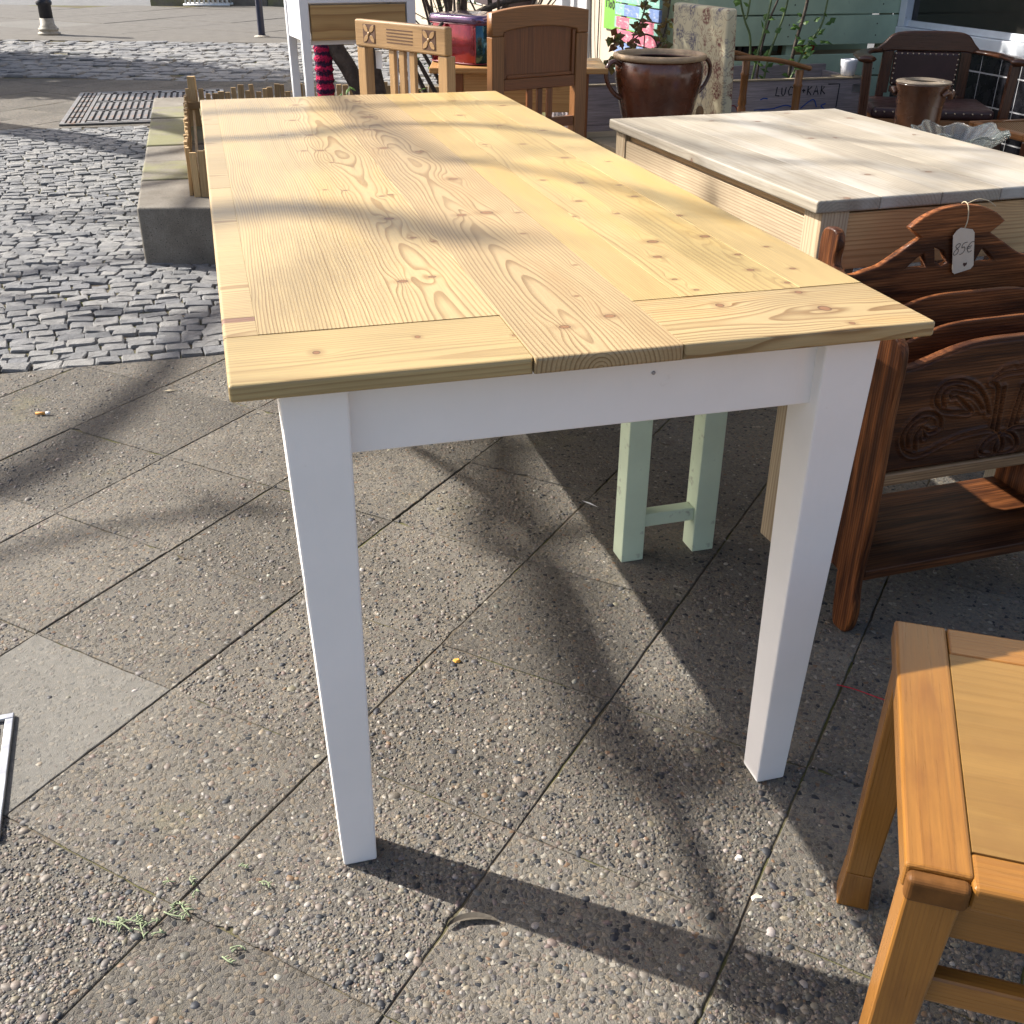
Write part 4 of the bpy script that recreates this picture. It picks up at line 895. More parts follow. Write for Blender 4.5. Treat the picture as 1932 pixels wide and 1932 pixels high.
def roses():
    rg = random.Random(4)
    canes = [[(.06, .18, .48), (.08, .17, .66), (.115, .17, .85), (.14, .17, 1.1), (.15, .17, 1.35)], [(.05, .2, .48), (.045, .2, .70), (.00, .2, .80), (-.04, .2, .92), (-.08, .2, 1.2)], [(.14, .2, .48), (.16, .2, .64), (.22, .2, .84), (.24, .2, 1.05), (.27, .2, 1.3)],
             [(.11, .22, .48), (.12, .22, .66), (.15, .22, .80), (.20, .22, .95), (.24, .22, 1.25)], [(.29, .22, .48), (.31, .22, .68), (.35, .22, .90), (.36, .22, 1.3)], [(.28, .2, .48), (.36, .2, .66), (.43, .2, .76), (.45, .2, .88), (.47, .2, 1.15)], [(.0, .2, .80), (.015, .2, .84), (.03, .2, 1.1)]]
    t = thing('rose_bush', 'rose canes with a few leaves growing behind graffiti lettering', 'plant', *PL)
    v, f = [], []
    for k, c in enumerate(canes):
        pts = cr(c, 5); tube('cane', pts, [(.010 if k in (4,) else .0062) * (1 - .35 * i / len(pts)) for i in range(len(pts))], M_BARK if k in (3, 4) else M_CANE, t, 7)
        for i in range(2, len(pts) - 1, 2):
            if k in (4, 5, 3) and rg.random() < .8 or rg.random() < .12:
                for _ in range(4): leaf_vf(v, f, Vector(pts[i]) + Vector((rg.uniform(-.045, .045), rg.uniform(-.04, .03), rg.uniform(-.03, .05))), Vector((rg.uniform(-1, 1), rg.uniform(-1, .4), rg.uniform(-.3, .8))), Vector((0, -.6, .8)), rg.uniform(.035, .06), rg.uniform(.026, .042))
    ob('leaves', mk_mesh('leaves', v, f), M_LEAFG, t)
    t = thing('climbing_plant', 'climber with bronze leaves on arched wire trellis left in planter', 'plant', *PL)
    cx, w = -.53, .075
    tube('trellis', [(cx - w, .2, .48), (cx - w, .2, .66)] + [(cx - w * math.cos(a), .2, .66 + w * 1.1 * math.sin(a)) for a in np.linspace(.2, math.pi - .2, 10)] + [(cx + w, .2, .66), (cx + w, .2, .48)], .0035, M_WIRE, t, 6)
    tube('trellis', [(cx, .2, .48), (cx, .2, .745)], .003, M_WIRE, t, 6); tube('trellis', [(cx - w, .2, .60), (cx + w, .2, .60)], .003, M_WIRE, t, 6)
    v, f = [], []
    for c in ([(-.60, .19, .48), (-.61, .19, .62), (-.59, .19, .74), (-.545, .19, .84), (-.53, .19, 1.0)], [(-.60, .19, .60), (-.66, .19, .70), (-.70, .19, .72)], [(-.45, .2, .48), (-.46, .2, .64), (-.42, .2, .78), (-.40, .2, 1.0)], [(-.48, .2, .48), (-.50, .2, .60), (-.45, .2, .70)], [(-.61, .19, .56), (-.68, .19, .61), (-.71, .19, .63)]):
        pts = cr(c, 5); tube('stem', pts, .004, M_BARK, t, 6)
        for i in range(3, len(pts)):
            for _ in range(3): leaf_vf(v, f, Vector(pts[i]) + Vector((rg.uniform(-.025, .025), rg.uniform(-.03, .02), rg.uniform(-.02, .02))), Vector((rg.uniform(-1, 1), rg.uniform(-1, .2), rg.uniform(-.6, .6))), Vector((0, -.8, .5)), rg.uniform(.03, .06), rg.uniform(.022, .04))
    ob('leaves', mk_mesh('leaves', v, f), M_LEAFR, t)
roses()

# ================================================================== GREEN BOOK SHED AND BOOKS
M_SAGE = plain('sage green paint', (.40, .50, .355), .6, var=.12, scale=6, bump=.4, bscale=30, bd=.002, dirt=((.26, .32, .23), 22, .66))
SH = ((1.2, 6.2, 0), 15.5)
def shed():
    t = thing('book_shed', 'sage green shed of wide horizontal boards with a slot of books', 'shed', *SH)
    a, b = -.25, 1.03
    zs = [(.03, .175), (.179, .325), (.329, .470), (.478, .590), (.640, .786), (.793, .950), (.956, 1.11), (1.116, 1.27), (1.276, 1.43), (1.436, 1.59), (1.596, 1.75), (1.756, 1.91), (1.916, 2.07)]
    for k, (z0, z1) in enumerate(zs):
        bd = box('board', t, a, b, 0, .022, z0, z1, M_SAGE, .0025)
        for x in (.30, .84):
            for dz in ((z1 - z0) * .3, (z1 - z0) * .7):
                if .45 < z0 < 1.1: ob('nail', lathe_me([(.004, 0), (.0035, .001), (.001, .0014)], 8), M_WIRE, bd, (x - (a + b) / 2 + .02 * (k % 2), -.011, dz - (z1 - z0) / 2), (R(90), 0, 0))
    for x in (a + .001, .31, b - .05): box('post', t, x, x + .05, .0225, .07, .01, 2.08, M_SAGE, .002)
    box('back_wall', t, a, b, .36, .38, .02, 2.08, M_SAGE, .001); box('side_wall', t, a + .0005, a + .02, .0705, .3595, .02, 2.08, M_SAGE, .001)
    box('shelf', t, a + .0205, b - .0505, .0715, .3595, .560, .578, W('crate', 'x'), .001); box('roof', t, a - .08, b, -.12, .44, 2.081, 2.12, plain('roof felt', (.05, .05, .05), .9), .002)
shed()
bk = [(.36, .02, .02, 'red', .028, 8), (.02, .03, .05, 'navy', .03, 10), (.10, .03, .03, 'maroon', .022, 12), (.05, .07, .09, 'slate blue', .03, 13), (.02, .02, .022, 'black', .04, 14), (.10, .08, .07, 'taupe', .026, 15), (.03, .025, .03, 'charcoal', .034, 15), (.07, .02, .025, 'wine red', .03, 16), (.30, .12, .04, 'orange', .03, 2), (.42, .25, .10, 'tan', .05, 0), (.75, .50, .03, 'yellow', .016, 14), (.55, .04, .02, 'scarlet', .018, 16)]
xx = -.17
for k, (r_, g_, b_, nm, th, ln) in enumerate(bk):
    if k == 8: xx = .36
    t = thing('book', f'{nm} book leaning inside the slot of the green shed', 'book', tuple(local(SH, xx, .085, .5785)), 15.5, 'books in the shed slot')
    cm = plain('cover ' + nm, (r_, g_, b_), .5)
    c_ = box('cover', t, 0, th, 0, .13, 0.004, .19, cm, .0015); t.rotation_euler = (0, R(ln * .8), R(15.5)); box('pages', t, .003, th - .003, .004, .133, .0065, .187, plain('paper', (.6, .55, .45), .9), 0)
    xx += th + .012

# ================================================================== LEATHER ARMCHAIR
def leather_chair():
    t = thing('armchair', 'dark wooden armchair with studded brown leather back', 'armchair', (1.97, 5.46, 0), -10.0)
    wz, wx = W('mahog', 'z'), W('mahog', 'x'); M_LEA = plain('brown leather', (.04, .017, .016), .38, var=.35, scale=8, bump=.35, bscale=160, bd=.001); M_STUD = plain('brass stud', (.55, .45, .32), .3, metal=.9)
    crest = cr([(-.245, .676), (-.235, .700), (-.205, .725), (-.17, .760), (-.12, .774), (0, .778), (.12, .776), (.175, .762), (.21, .725), (.235, .700), (.245, .676)], 4) + [(.17, .690), (-.17, .690)]
    cutout('crest_rail', crest, [], .032, wx, t, 'xz', (0, .012, 0), bev=.006)
    for s in (-1, 1):
        taper('back_post', t, (s * .20 - .02, s * .20 + .02, .02, .055), (s * .185 - .018, s * .185 + .018, 0, .028), 0, .6895, wz, .004)
        pts = cr([(s * .225, .01, .692), (s * .285, -.05, .688), (s * .325, -.16, .686), (s * .33, -.30, .690), (s * .325, -.42, .688)], 5); tube('arm', pts, [.030 + .012 * i / len(pts) for i in range(len(pts))], wx, t, 10, flat=.36)
        taper('front_post', t, (s * .29 - .02, s * .29 + .02, -.41, -.37), (s * .315 - .02, s * .315 + .02, -.40, -.36), 0, .674, wz, .004)
        taper('splat', t, (s * .17 - .014, s * .17 + .014, .004, .024), (s * .165 - .012, s * .165 + .012, .0, .02), .50, .6895, wz, .002)
    lb = box('leather_back', t, -.152, .152, -.010, .022, .535, .688, M_LEA, .014, seg=4)
    stud = lathe_me([(.0042, 0), (.0036, .0022), (.001, .0034)], 10); stud.materials.append(M_STUD)
    for k in range(12): ob('stud', stud, None, lb, (-.143 + .286 * k / 11, -.0162, .068), (R(90), 0, 0))
    for k in range(6):
        for s in (-1, 1): ob('stud', stud, None, lb, (s * .143, -.0162, .045 - .022 * k), (R(90), 0, 0))
    box('lower_rail', t, -.15, .15, 0, .022, .505, .5345, wx, .003); box('back_rail', t, -.18, .18, .01, .03, .40, .46, wx, .003)
    st = box('seat', t, -.268, .268, -.40, .0, .438, .486, M_LEA, .018, seg=4)
    for k in range(14): ob('stud', stud, None, st, (-.25 + .5 * k / 13, -.203, .006), (R(90), 0, 0))
    box('seat_rail', t, -.268, .268, -.395, -.37, .37, .4375, W('oakmid', 'x'), .004)
    for s in (-1, 1): box('seat_rail', t, s * .262 - .012, s * .262 + .012, -.369, .018, .37, .4375, W('oakmid', 'y'), .004)
leather_chair()
def cane_chair():
    t = thing('chair', 'chair with woven cane seat at right edge behind glass bowl', 'chair', (2.12, 4.55, 0), 14.0)
    g = G('cane weave', .6, .3); X, Y, Z = g.xyz(g.obj()); wv = g.m('MULTIPLY', g.m('SINE', g.m('MULTIPLY', X, 520)), g.m('SINE', g.m('MULTIPLY', Y, 520))); g.color(g.mix(g.sstep(wv, -.3, .5), (.05, .028, .014), (.36, .21, .09))); g.bump(wv, .8, .003)
    box('seat', t, .035, .40, .035, .37, .440, .448, g.mat, 0)
    for a in ((0, .435, 0, .0345), (0, .435, .3705, .405)): box('seat_frame', t, *a, .425, .455, W('oakmid', 'x'), .006)
    for a in ((0, .0345, .035, .370), (.4005, .435, .035, .370)): box('seat_frame', t, *a, .425, .4545, W('oakmid', 'y'), .006)
    for x in (.005, .395):
        for y in (.004, .366): box('leg', t, x, x + .036, y, y + .036, 0, .4245 if x < .2 else .85, W('mahog', 'z'), .004) if x < .2 else box('leg', t, x + .042, x + .075, y, y + .036, 0, .85, W('mahog', 'z'), .004)
    box('backrest', t, .445, .462, .041, .365, .62, .84, W('mahog', 'y'), .006)
    box('apron', t, .042, .436, .010, .028, .36, .4245, W('mahog', 'x'), .002)
cane_chair()

# ================================================================== SHOP BUILDINGS
M_WINW = plain('weathered white window paint', (.60, .63, .66), .55, var=.1, scale=8, bump=.4, bscale=40, dirt=((.22, .21, .19), 30, .68)); M_BTILE = plain('black glazed tile', (.012, .012, .015), .25, var=.2, coat=.2); M_GROUT = plain('grout', (.42, .42, .43), .9)
M_GLASSD = plain('dark window glass', (.02, .017, .015), .06, spec=.6, var=.3)
def shop():
    t = thing('shop_building', 'shop front with white window frame above black tiled plinth', 'building', (2.43, 5.46, 0), 105.5)
    M_PL = plain('shop plaster', (.42, .38, .31), .9, bump=.3)
    box('wall', t, -3.4, 1.06, -.45, -.0045, 0, .655, M_GROUT, 0); box('wall', t, -3.4, 1.06, -.45, -.06, 2.25, 4.2, M_PL, 0); box('wall', t, 1.045, 1.065, -.45, -.011, .656, 2.249, M_PL, 0)
    p = .149; tm = box_me(p - .008, .014, p - .008); tm.materials.append(M_BTILE)
    for i in range(0, 15):
        for j in range(5):
            zc = .568 + p / 2 - p * j
            if zc - p / 2 < -.1: continue
            x = ob('tile', tm, None, t, (1.04 - p * (i + .5), -.009, max(zc, .07)))
    fr = box('window_frame', t, -3.3, 1.04, -.05, .030, .660, .728, M_WINW, .004)
    box('frame_rail', fr, -2.15, 2.11, -.005, .012, .036, .068, M_WINW, .003); box('jamb', fr, 2.105, 2.165, -.03, .035, .0345, 1.56, M_WINW, .003); box('head', fr, -2.17, 2.165, -.03, .035, 1.5605, 1.63, M_WINW, .003)
    box('pane', fr, -2.14, 2.10, -.012, -.006, .069, 1.56, M_GLASSD, 0)
    bd = box('blind_board', t, -3.2, .96, -.30, -.28, .73, 2.2, W('oakdark', 'x'), 0)
shop()
t = thing('drain_pipe', 'pale yellow flaking drain pipe at shop corner beside green boards', 'pipe', (2.43, 5.46, 0), 105.5)
M_PIPE = plain('flaking pipe paint', (.50, .47, .30), .6, var=.15, scale=10, dirt=((.30, .26, .16), 14, .58), bump=.4)
ob('pipe', lathe_me([(.036, 0), (.036, 3.4)], 20), M_PIPE, t, (1.115, .055, 0)); ob('collar', lathe_me([(.039, 0), (.045, .006), (.045, .05), (.039, .056)], 20), M_PIPE, t, (1.115, .055, .665))
BG = ((.62, 7.0, 0), 105.5)
def beige():
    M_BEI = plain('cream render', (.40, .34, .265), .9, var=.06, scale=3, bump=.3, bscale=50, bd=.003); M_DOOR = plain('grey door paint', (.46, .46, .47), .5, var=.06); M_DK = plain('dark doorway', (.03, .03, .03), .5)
    t = thing('house', 'cream rendered house front with grey door frame behind the shrub', 'building', *BG)
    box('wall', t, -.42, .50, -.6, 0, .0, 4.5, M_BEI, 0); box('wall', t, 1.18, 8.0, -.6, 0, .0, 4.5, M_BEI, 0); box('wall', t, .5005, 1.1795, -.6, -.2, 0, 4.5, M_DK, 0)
    for x0, x1, y1 in ((.505, .60, .03), (.625, .70, .015), (.73, .78, .0), (.86, .93, .0), (1.02, 1.17, .03)): box('door_frame', t, x0, x1, -.12, y1, 0, 2.4, M_DOOR, .008)
    box('plinth', t, -.415, .4995, .0005, .02, 0, .36, plain('plinth', (.33, .30, .26), .9), .004); box('plinth', t, 1.1805, 7.9, .0005, .02, 0, .30, plain('plinth2', (.33, .30, .26), .9), .004)
    wi = box('window', t, 3.4, 4.3, -.02, .012, .60, 1.9, M_DOOR, .004); box('pane', wi, -.40, .40, .0165, .02, -.60, .60, M_GLASSD, 0)
    tube('cable', cr([(.47, .02, 2.), (.45, .02, .9), (.40, .025, .5), (.34, .03, .35)], 5), .006, plain('cable', (.04, .04, .04), .6), t, 6); tube('cable', [(.30, .012, 2), (.31, .012, .4)], .004, plain('cable2', (.05, .05, .05), .6), t, 6)
beige()
t = thing('flower_box', 'dark wooden flower box under house wall above panelled chair', 'planter', *BG)
box('box', t, 1.80, 2.90, .001, .20, .655, .85, plain('dark stained box', (.04, .022, .025), .6, var=.3, bump=.3), .006); box('soil', t, 1.83, 2.87, .03, .17, .80, .855, M_SOIL, 0)
t = thing('sign', 'bright green hand lettered sign board on cream house wall', 'sign', *BG)
box('board', t, -.40, .205, .004, .016, .655, 1.15, plain('bright green', (.13, .32, .045), .5, var=.04), .002)
H_ = .085; ls = [[(0, 0), (.02, 1)], [(.42, -.02), (.44, 1)], [(.02, .5), (.42, .48)], [(.75, .35), (.6, .15), (.75, 0), (.9, .2), (.75, .35)], [(1.1, 1), (1.1, 0), (1.35, .1), (1.3, .4), (1.1, .35)], [(1.75, 1), (1.72, .1), (1.85, 0)], [(2.15, .4), (2.0, .2), (2.15, 0), (2.3, .2), (2.15, .4)], [(2.6, 1), (2.85, 0), (3.1, 1)], [(3.25, .25), (3.5, .3), (3.4, .5), (3.25, .25), (3.35, .02), (3.6, .1)]]
strokes('lettering', [[(.165 - p[0] * H_ * 1.2, .775 + p[1] * H_) for p in l] for l in ls], .010, (0, .0175, 0), (1, 0, 0), (0, 0, 1), M_INK, t, 3)
def mat_pastel(name, a, b, thr):
    g = G(name, .65, .3); p = g.obj(); X, Y, Z = g.xyz(p); c = g.mix(g.sstep(g.m('SINE', g.m('MULTIPLY_ADD', X, 17.0, thr * 9)), thr - .06, thr + .06), a, b)
    c = g.mix(g.m('MULTIPLY', g.ramp(g.noise(g.com(g.m('MULTIPLY', X, 14), 0.0, g.m('MULTIPLY', Z, 60)), 1, 6, .7), [(.52, 0.), (.62, 1.)]), .7), c, (.38, .40, .40)); g.color(c); return g.mat
t = thing('slat_panel', 'slatted wooden panel painted pastel pink blue and mint behind pot', 'panel', *BG)
PK, BLU, MNT = (.38, .10, .145), (.12, .18, .35), (.17, .34, .28)
for k, (a, b, th) in enumerate(((PK, PK, .0), (BLU, BLU, .5), (PK, MNT, .2), (MNT, MNT, .5), (BLU, BLU, .3), (PK, PK, .1), (MNT, PK, -.2), (BLU, MNT, .4), (MNT, MNT, 0), (PK, PK, .0), (BLU, BLU, 0.), (MNT, BLU, .2))):
    z0 = .30 + k * .066; box('slat', t, -.92, -.26, .10, .118, z0, z0 + .058, mat_pastel('pastel %d' % k, a, b, th), .002)
for x in (-.86, -.36): box('rail', t, x, x + .05, .0805, .0995, .01, 1.10, W('grey', 'z'), .002)

# ================================================================== CONCRETE BENCH WITH PICKET EDGING, PLANTING BED
def concrete_bench():
    t = thing('concrete_bench', 'low mossy concrete bench wall edging the planting bed', 'bench', (-1.477, 4.169, 0), 0)
    # left run of blocks, turned with the street
    d = 15.6; u = np.array([-math.sin(R(d)), math.cos(R(d))]); n = np.array([math.cos(R(d)), math.sin(R(d))])
    s = .0
    for k, ln in enumerate((.52, .43, .43, .46, .44, .44, .44)):
        a, b = s + .006, s + ln - .006; s += ln
        if k == 0: continue
        m_ = a + (b - a) / 2; c = u * m_ + n * .15
        ob('block', box_me(.30, b - a, .26), M_CONC, t, (c[0], c[1], .095 + (.004 if k % 2 else 0)), (0, 0, R(d)), .010, 3)
    # corner block and front run
    P0 = np.array([0., 0.]); P1 = np.array([.60, .035]); P2 = P1 + np.array([-.03, .30]); P3 = u * .517 + n * .30; P4 = u * .517
    poly = [P0, P1, P2, np.array([.27, .335]), P3, P4]; c = sum(poly) / 6; m_ = len(poly)
    v = [(*(p - c), -.13) for p in poly] + [(*(p - c), .13) for p in poly]; f = [tuple(reversed(range(m_))), tuple(range(m_, 2 * m_))] + [(i, (i + 1) % m_, m_ + (i + 1) % m_, m_ + i) for i in range(m_)]
    ob('block', mk_mesh('block', v, f), M_CONC, t, (c[0], c[1], .096), (0, 0, 0), .010, 3)
concrete_bench()
def bed():
    o = ob('planting_bed', mk_mesh('bed', [(-1.10, 4.52, .16), (-.25, 4.75, .16), (-.30, 6.45, .16), (-1.80, 6.30, .16), (-1.10, 4.52, -.05), (-.25, 4.75, -.05), (-.30, 6.45, -.05), (-1.80, 6.30, -.05)], [(0, 1, 2, 3), (4, 7, 6, 5), (0, 4, 5, 1), (1, 5, 6, 2), (2, 6, 7, 3), (3, 7, 4, 0)]), M_SOIL); struct(o)
bed()
def pickets():
    t = thing('picket_edging', 'low edging of rough wooden pickets standing on the concrete bench', 'fence', (0, 0, 0), 0)
    rg = random.Random(11); mats = [W('crate', 'z')]
    def run(p0, deg, L, z, hmin, hmax, step, gap=.0):
        d = dirv(deg); s = 0.
        while s < L:
            w = rg.uniform(.022, .032); h = rg.uniform(hmin, hmax); c = np.array(p0) + d * (s + w / 2)
            if rg.random() > gap:
                me = box_me(w, rg.uniform(.009, .014), h); x = ob('picket', me, mats[0], t, (c[0], c[1], z + h / 2), (R(rg.uniform(-2.5, 2.5)), R(rg.uniform(-3, 3)), R(deg + rg.uniform(-6, 6))), .0012)
            s += w + rg.uniform(.002, step)
    run((-1.300, 4.365), 5, .11, .2265, .16, .185, .006); run((-1.19, 4.375), 5, .30, .2265, .15, .20, .010)
    run((-1.315, 4.385), 105.6, 1.78, .2265, .15, .19, .012)
    d = dirv(105.6); e = np.array((-1.315, 4.385)) + d * 1.80
    run((e[0], e[1]), 12, 1.45, .20, .19, .235, .010, .0)
    box('corner_post', t, e[0] + .02, e[0] + .06, e[1] + .0, e[1] + .03, .20, .48, W('crate', 'z'), .002)
    b0 = np.array((-1.30, 4.40)); b1 = b0 + d * 1.74; mid = (b0 + b1) / 2
    ob('batten', box_me(.012, 1.74, .03), W('crate', 'y'), t, (mid[0] + .016, mid[1], .30), (0, 0, R(15.6)), .001)
    ob('batten', box_me(.36, .012, .03), W('crate', 'x'), t, (-1.10, 4.402, .285), (0, 0, R(5)), .001)
    q = e + dirv(12) * .65; ob('batten', box_me(1.3, .012, .035), W('crate', 'x'), t, (q[0], q[1] - .018, .335), (0, 0, R(12)), .001)
pickets()
M_STEM = plain('bulb leaf', (.05, .12, .03), .5, var=.3); M_BLUEF = plain('blue floret', (.07, .11, .50), .6, var=.3, scale=60)
for k, (x, y, h) in enumerate(((-1.235, 4.55, .19), (-1.30, 4.80, .22), (-1.21, 4.66, .23))):
    t = thing('grape_hyacinth', ('short', 'leaning', 'tall')[k] + ' blue grape hyacinth between pickets and table edge', 'flower', (x, y, .158), 40 * k, 'blue spring flowers')
    rg = random.Random(k)
    tube('stem', [(0, 0, 0), (.01, .0, h * .6), (.012, 0, h)], .003, M_STEM, t, 6)
    for j in range(4): tube('leaf', cr([(0, 0, 0), (.03 * math.cos(j * 1.7), .03 * math.sin(j * 1.7), h * .5), (.08 * math.cos(j * 1.7), .08 * math.sin(j * 1.7), h * .62)], 4), [.0045] * 5 + [.004, .003, .002, .001], M_STEM, t, 5, flat=.4)
    v, f = [], []
    for j in range(26):
        a = j * 2.4; z = h - .045 + j * .0019; r_ = .010 * (1 - (j / 30) ** 2) + .003; c = Vector((.012 + r_ * math.cos(a), r_ * math.sin(a), z)); b = len(v); s_ = .0042
        v += [c + Vector(q) * s_ for q in ((1, 0, 0), (0, 1, 0), (-1, 0, 0), (0, -1, 0), (0, 0, 1.2), (0, 0, -1.2))]; f += [tuple(b + i for i in q) for q in ((0, 1, 4), (1, 2, 4), (2, 3, 4), (3, 0, 4), (1, 0, 5), (2, 1, 5), (3, 2, 5), (0, 3, 5))]
    ob('flower_head', mk_mesh('head', v, f), M_BLUEF, t)

# ================================================================== TREES AND SHRUBS
def crown_vf(rg, c, rad, n, L, hollow=.0, v=None, f=None, clumps=None):
    v = [] if v is None else v; f = [] if f is None else f
    cl = clumps or [Vector((c[0] + rad[0] * a, c[1] + rad[1] * b, c[2] + rad[2] * d)) for a, b, d in [(lambda q: (q.x, q.y, q.z))(Vector((rg.gauss(0, 1), rg.gauss(0, 1), rg.gauss(0, 1))).normalized() * rg.uniform(.25, .9)) for _ in range(int(n / 60))]]
    for i in range(n):
        p = cl[i % len(cl)] + Vector((rg.gauss(0, 1), rg.gauss(0, 1), rg.gauss(0, 1))) * .16 * (sum(rad) / 3)
        leaf_vf(v, f, p, Vector((rg.uniform(-1, 1), rg.uniform(-1, 1), rg.uniform(-.6, .8))), Vector((rg.uniform(-.6, .6), rg.uniform(-.6, .6), 1)), L * rg.uniform(.7, 1.3), L * .6 * rg.uniform(.8, 1.2))
    return v, f
def branch_tree(v, f, rg, p, d, L, r, depth, bend=.25):
    pts = [p]; q = p.copy(); dd = d.normalized(); n = 5
    for i in range(n):
        dd = (dd + Vector((rg.gauss(0, bend), rg.gauss(0, bend), rg.gauss(0, bend) + .03)) * .5).normalized(); q = q + dd * L / n; pts.append(q.copy())
    tube_vf(pts, [r * (1 - .55 * i / n) for i in range(n + 1)], 6 if r > .01 else 4, v, f)
    if depth:
        for k in range(rg.randint(2, 3)):
            i = rg.randint(2, n); a = Vector((rg.gauss(0, 1), rg.gauss(0, 1), rg.gauss(0, .7))); nd = (dd + a * .55).normalized()
            branch_tree(v, f, rg, pts[i], nd, L * rg.uniform(.5, .75), r * (1 - .55 * i / n) * .62, depth - 1, bend)
def smooth_ob(name, v, f, m_, t): return ob(name, mk_mesh(name, v, f, True), m_, t)
def bed_trees():
    rg = random.Random(3)
    t = thing('tree', 'slim tree wrapped in a red knitted sleeve in the planting bed', 'tree', (0, 0, 0), 0)
    tube('trunk', cr([(-.925, 5.5, .10), (-.925, 5.5, .5), (-.925, 5.5, 1.0), (-1.05, 5.62, 1.9), (-1.5, 6.0, 2.9)], 5), [.036 - .0007 * i for i in range(21)], M_BARK, t, 12)
    v, f = [], []
    for k in range(9): branch_tree(v, f, rg, Vector((-1.05 - .055 * k, 5.62 + .045 * k, 1.9 + .12 * k)), Vector((rg.gauss(0, 1), rg.gauss(0, 1), .6)), 1.1, .018, 2)
    smooth_ob('branches', v, f, M_BARK, t)
    v, f = crown_vf(rg, (-1.85, 6.25, 3.45), (1.35, 1.2, .85), 6500, .08); ob('crown', mk_mesh('crown', v, f), M_LEAFG, t)  # leafy crown added out of view, set to shade the shop corner
    # knitted sleeve
    s = thing('knitted_sleeve', 'red and purple knitted yarn sleeve around slim tree trunk', 'sleeve', (-.925, 5.5, 0), 0)
    prof = []
    for k in range(44): z = .30 + k * .0125; prof.append((.041 + .004 * (k % 2) + .003 * math.sin(k * 1.7), z))
    g = G('knit', .95, .1); p = g.obj(); X, Y, Z = g.xyz(p); c = g.mix(g.sstep(g.m('ADD', g.m('MULTIPLY', g.m('SINE', g.m('MULTIPLY', Z, 150)), .35), g.m('MULTIPLY', g.noise(p, 70, 4), 2.4)), 1.0, 1.4), (.05, .018, .045), (.42, .02, .07)); g.color(c); g.bump(g.voro(p, 110)['Distance'], .9, .008)
    ob('yarn', lathe_me(prof, 28), g.mat, s)
    t = thing('tree', 'dark tree trunk leaning left seen behind the oak chair', 'tree', (0, 0, 0), 0)
    tube('trunk', cr([(-.66, 5.5, .10), (-.70, 5.5, .34), (-.745, 5.5, .47), (-.81, 5.5, .60), (-.87, 5.5, .71), (-.92, 5.55, .95), (-1.0, 5.7, 1.6), (-1.05, 5.8, 2.2)], 4), [.040, .040] + [.041] * 16 + [.036 - .001 * i for i in range(11)], M_BARK, t, 12)
    v, f = [], []
    for k in range(5): branch_tree(v, f, rg, Vector((-1.0, 5.7, 1.5 + .12 * k)), Vector((rg.gauss(0, 1), rg.gauss(0, 1), .7)), .9, .016, 2)
    smooth_ob('branches', v, f, M_BARK, t)
    t = thing('tree', 'dark upright tree trunk seen through the oak chair slats', 'tree', (0, 0, 0), 0)
    tube('trunk', cr([(-.645, 5.56, .10), (-.66, 5.56, .30), (-.675, 5.56, .48), (-.70, 5.56, .62), (-.725, 5.56, .72), (-.75, 5.6, 1.0), (-.7, 5.7, 1.7), (-.62, 5.8, 2.3)], 4), [.041] * 8 + [.038 - .0009 * i for i in range(21)], M_BARK, t, 12)
    v, f = [], []
    for k in range(5): branch_tree(v, f, rg, Vector((-.7, 5.7, 1.5 + .12 * k)), Vector((rg.gauss(0, 1), rg.gauss(0, 1), .7)), .9, .016, 2)
    smooth_ob('branches', v, f, M_BARK, t)
    t = thing('shrub', 'bare thorny shrub with tangled dark branches behind red pouf', 'shrub', (0, 0, 0), 0)
    v, f = [], []; rg = random.Random(21)
    for k in range(17):
        a = rg.uniform(-1, 1); branch_tree(v, f, rg, Vector((-.30 + rg.uniform(-.10, .14), 5.75 + rg.uniform(-.15, .15), .12)), Vector((a * .42, rg.uniform(-.3, .3), 1.0)), rg.uniform(1.0, 1.5), rg.uniform(.009, .019), 3, .22)
    tube_vf(cr([(-.38, 5.7, .5), (-.24, 5.68, .78), (-.08, 5.66, .87), (.10, 5.64, .90), (.25, 5.62, .93)], 5), [.02 - .0006 * i for i in range(21)], 8, v, f)
    tube_vf([(-.25, 5.75, .1), (-.27, 5.76, .6), (-.26, 5.74, 1.0), (-.22, 5.7, 1.6)], [.03, .028, .026, .02], 8, v, f); tube_vf([(-.17, 5.85, .1), (-.12, 5.84, .7), (-.05, 5.8, .85), (.02, 5.8, 1.3)], [.025, .022, .020, .014], 8, v, f)
    smooth_ob('branches', v, f, M_BARK, t)
    v, f = [], []
    for k in range(160): p = Vector((-.35 + rg.gauss(0, .22), 5.7 + rg.gauss(0, .18), rg.uniform(.35, 1.15))); leaf_vf(v, f, p, Vector((rg.uniform(-1, 1), rg.uniform(-1, 1), rg.uniform(0, 1))), Vector((0, 0, 1)), .028, .016)
    ob('buds', mk_mesh('buds', v, f), M_LEAFG, t)
    for k, (x, y) in enumerate(((-.76, 5.05), (-.70, 5.2))):
        t = thing('seedling', ('small green seedling', 'second leafy seedling')[k] + ' peeping over the far edge of the table', 'plant', (x, y, .158), 0, 'seedlings in the bed'); v, f = [], []
        for j in range(16): leaf_vf(v, f, Vector((rg.uniform(-.04, .04), rg.uniform(-.04, .04), .10 + .018 * j)), Vector((rg.uniform(-1, 1), rg.uniform(-1, 1), .6)), Vector((0, 0, 1)), .045, .022)
        ob('leaves', mk_mesh('leaves', v, f), M_LEAFG, t); tube('stem', [(0, 0, 0), (.004, 0, .38)], .0025, M_CANE, t, 5)
bed_trees()

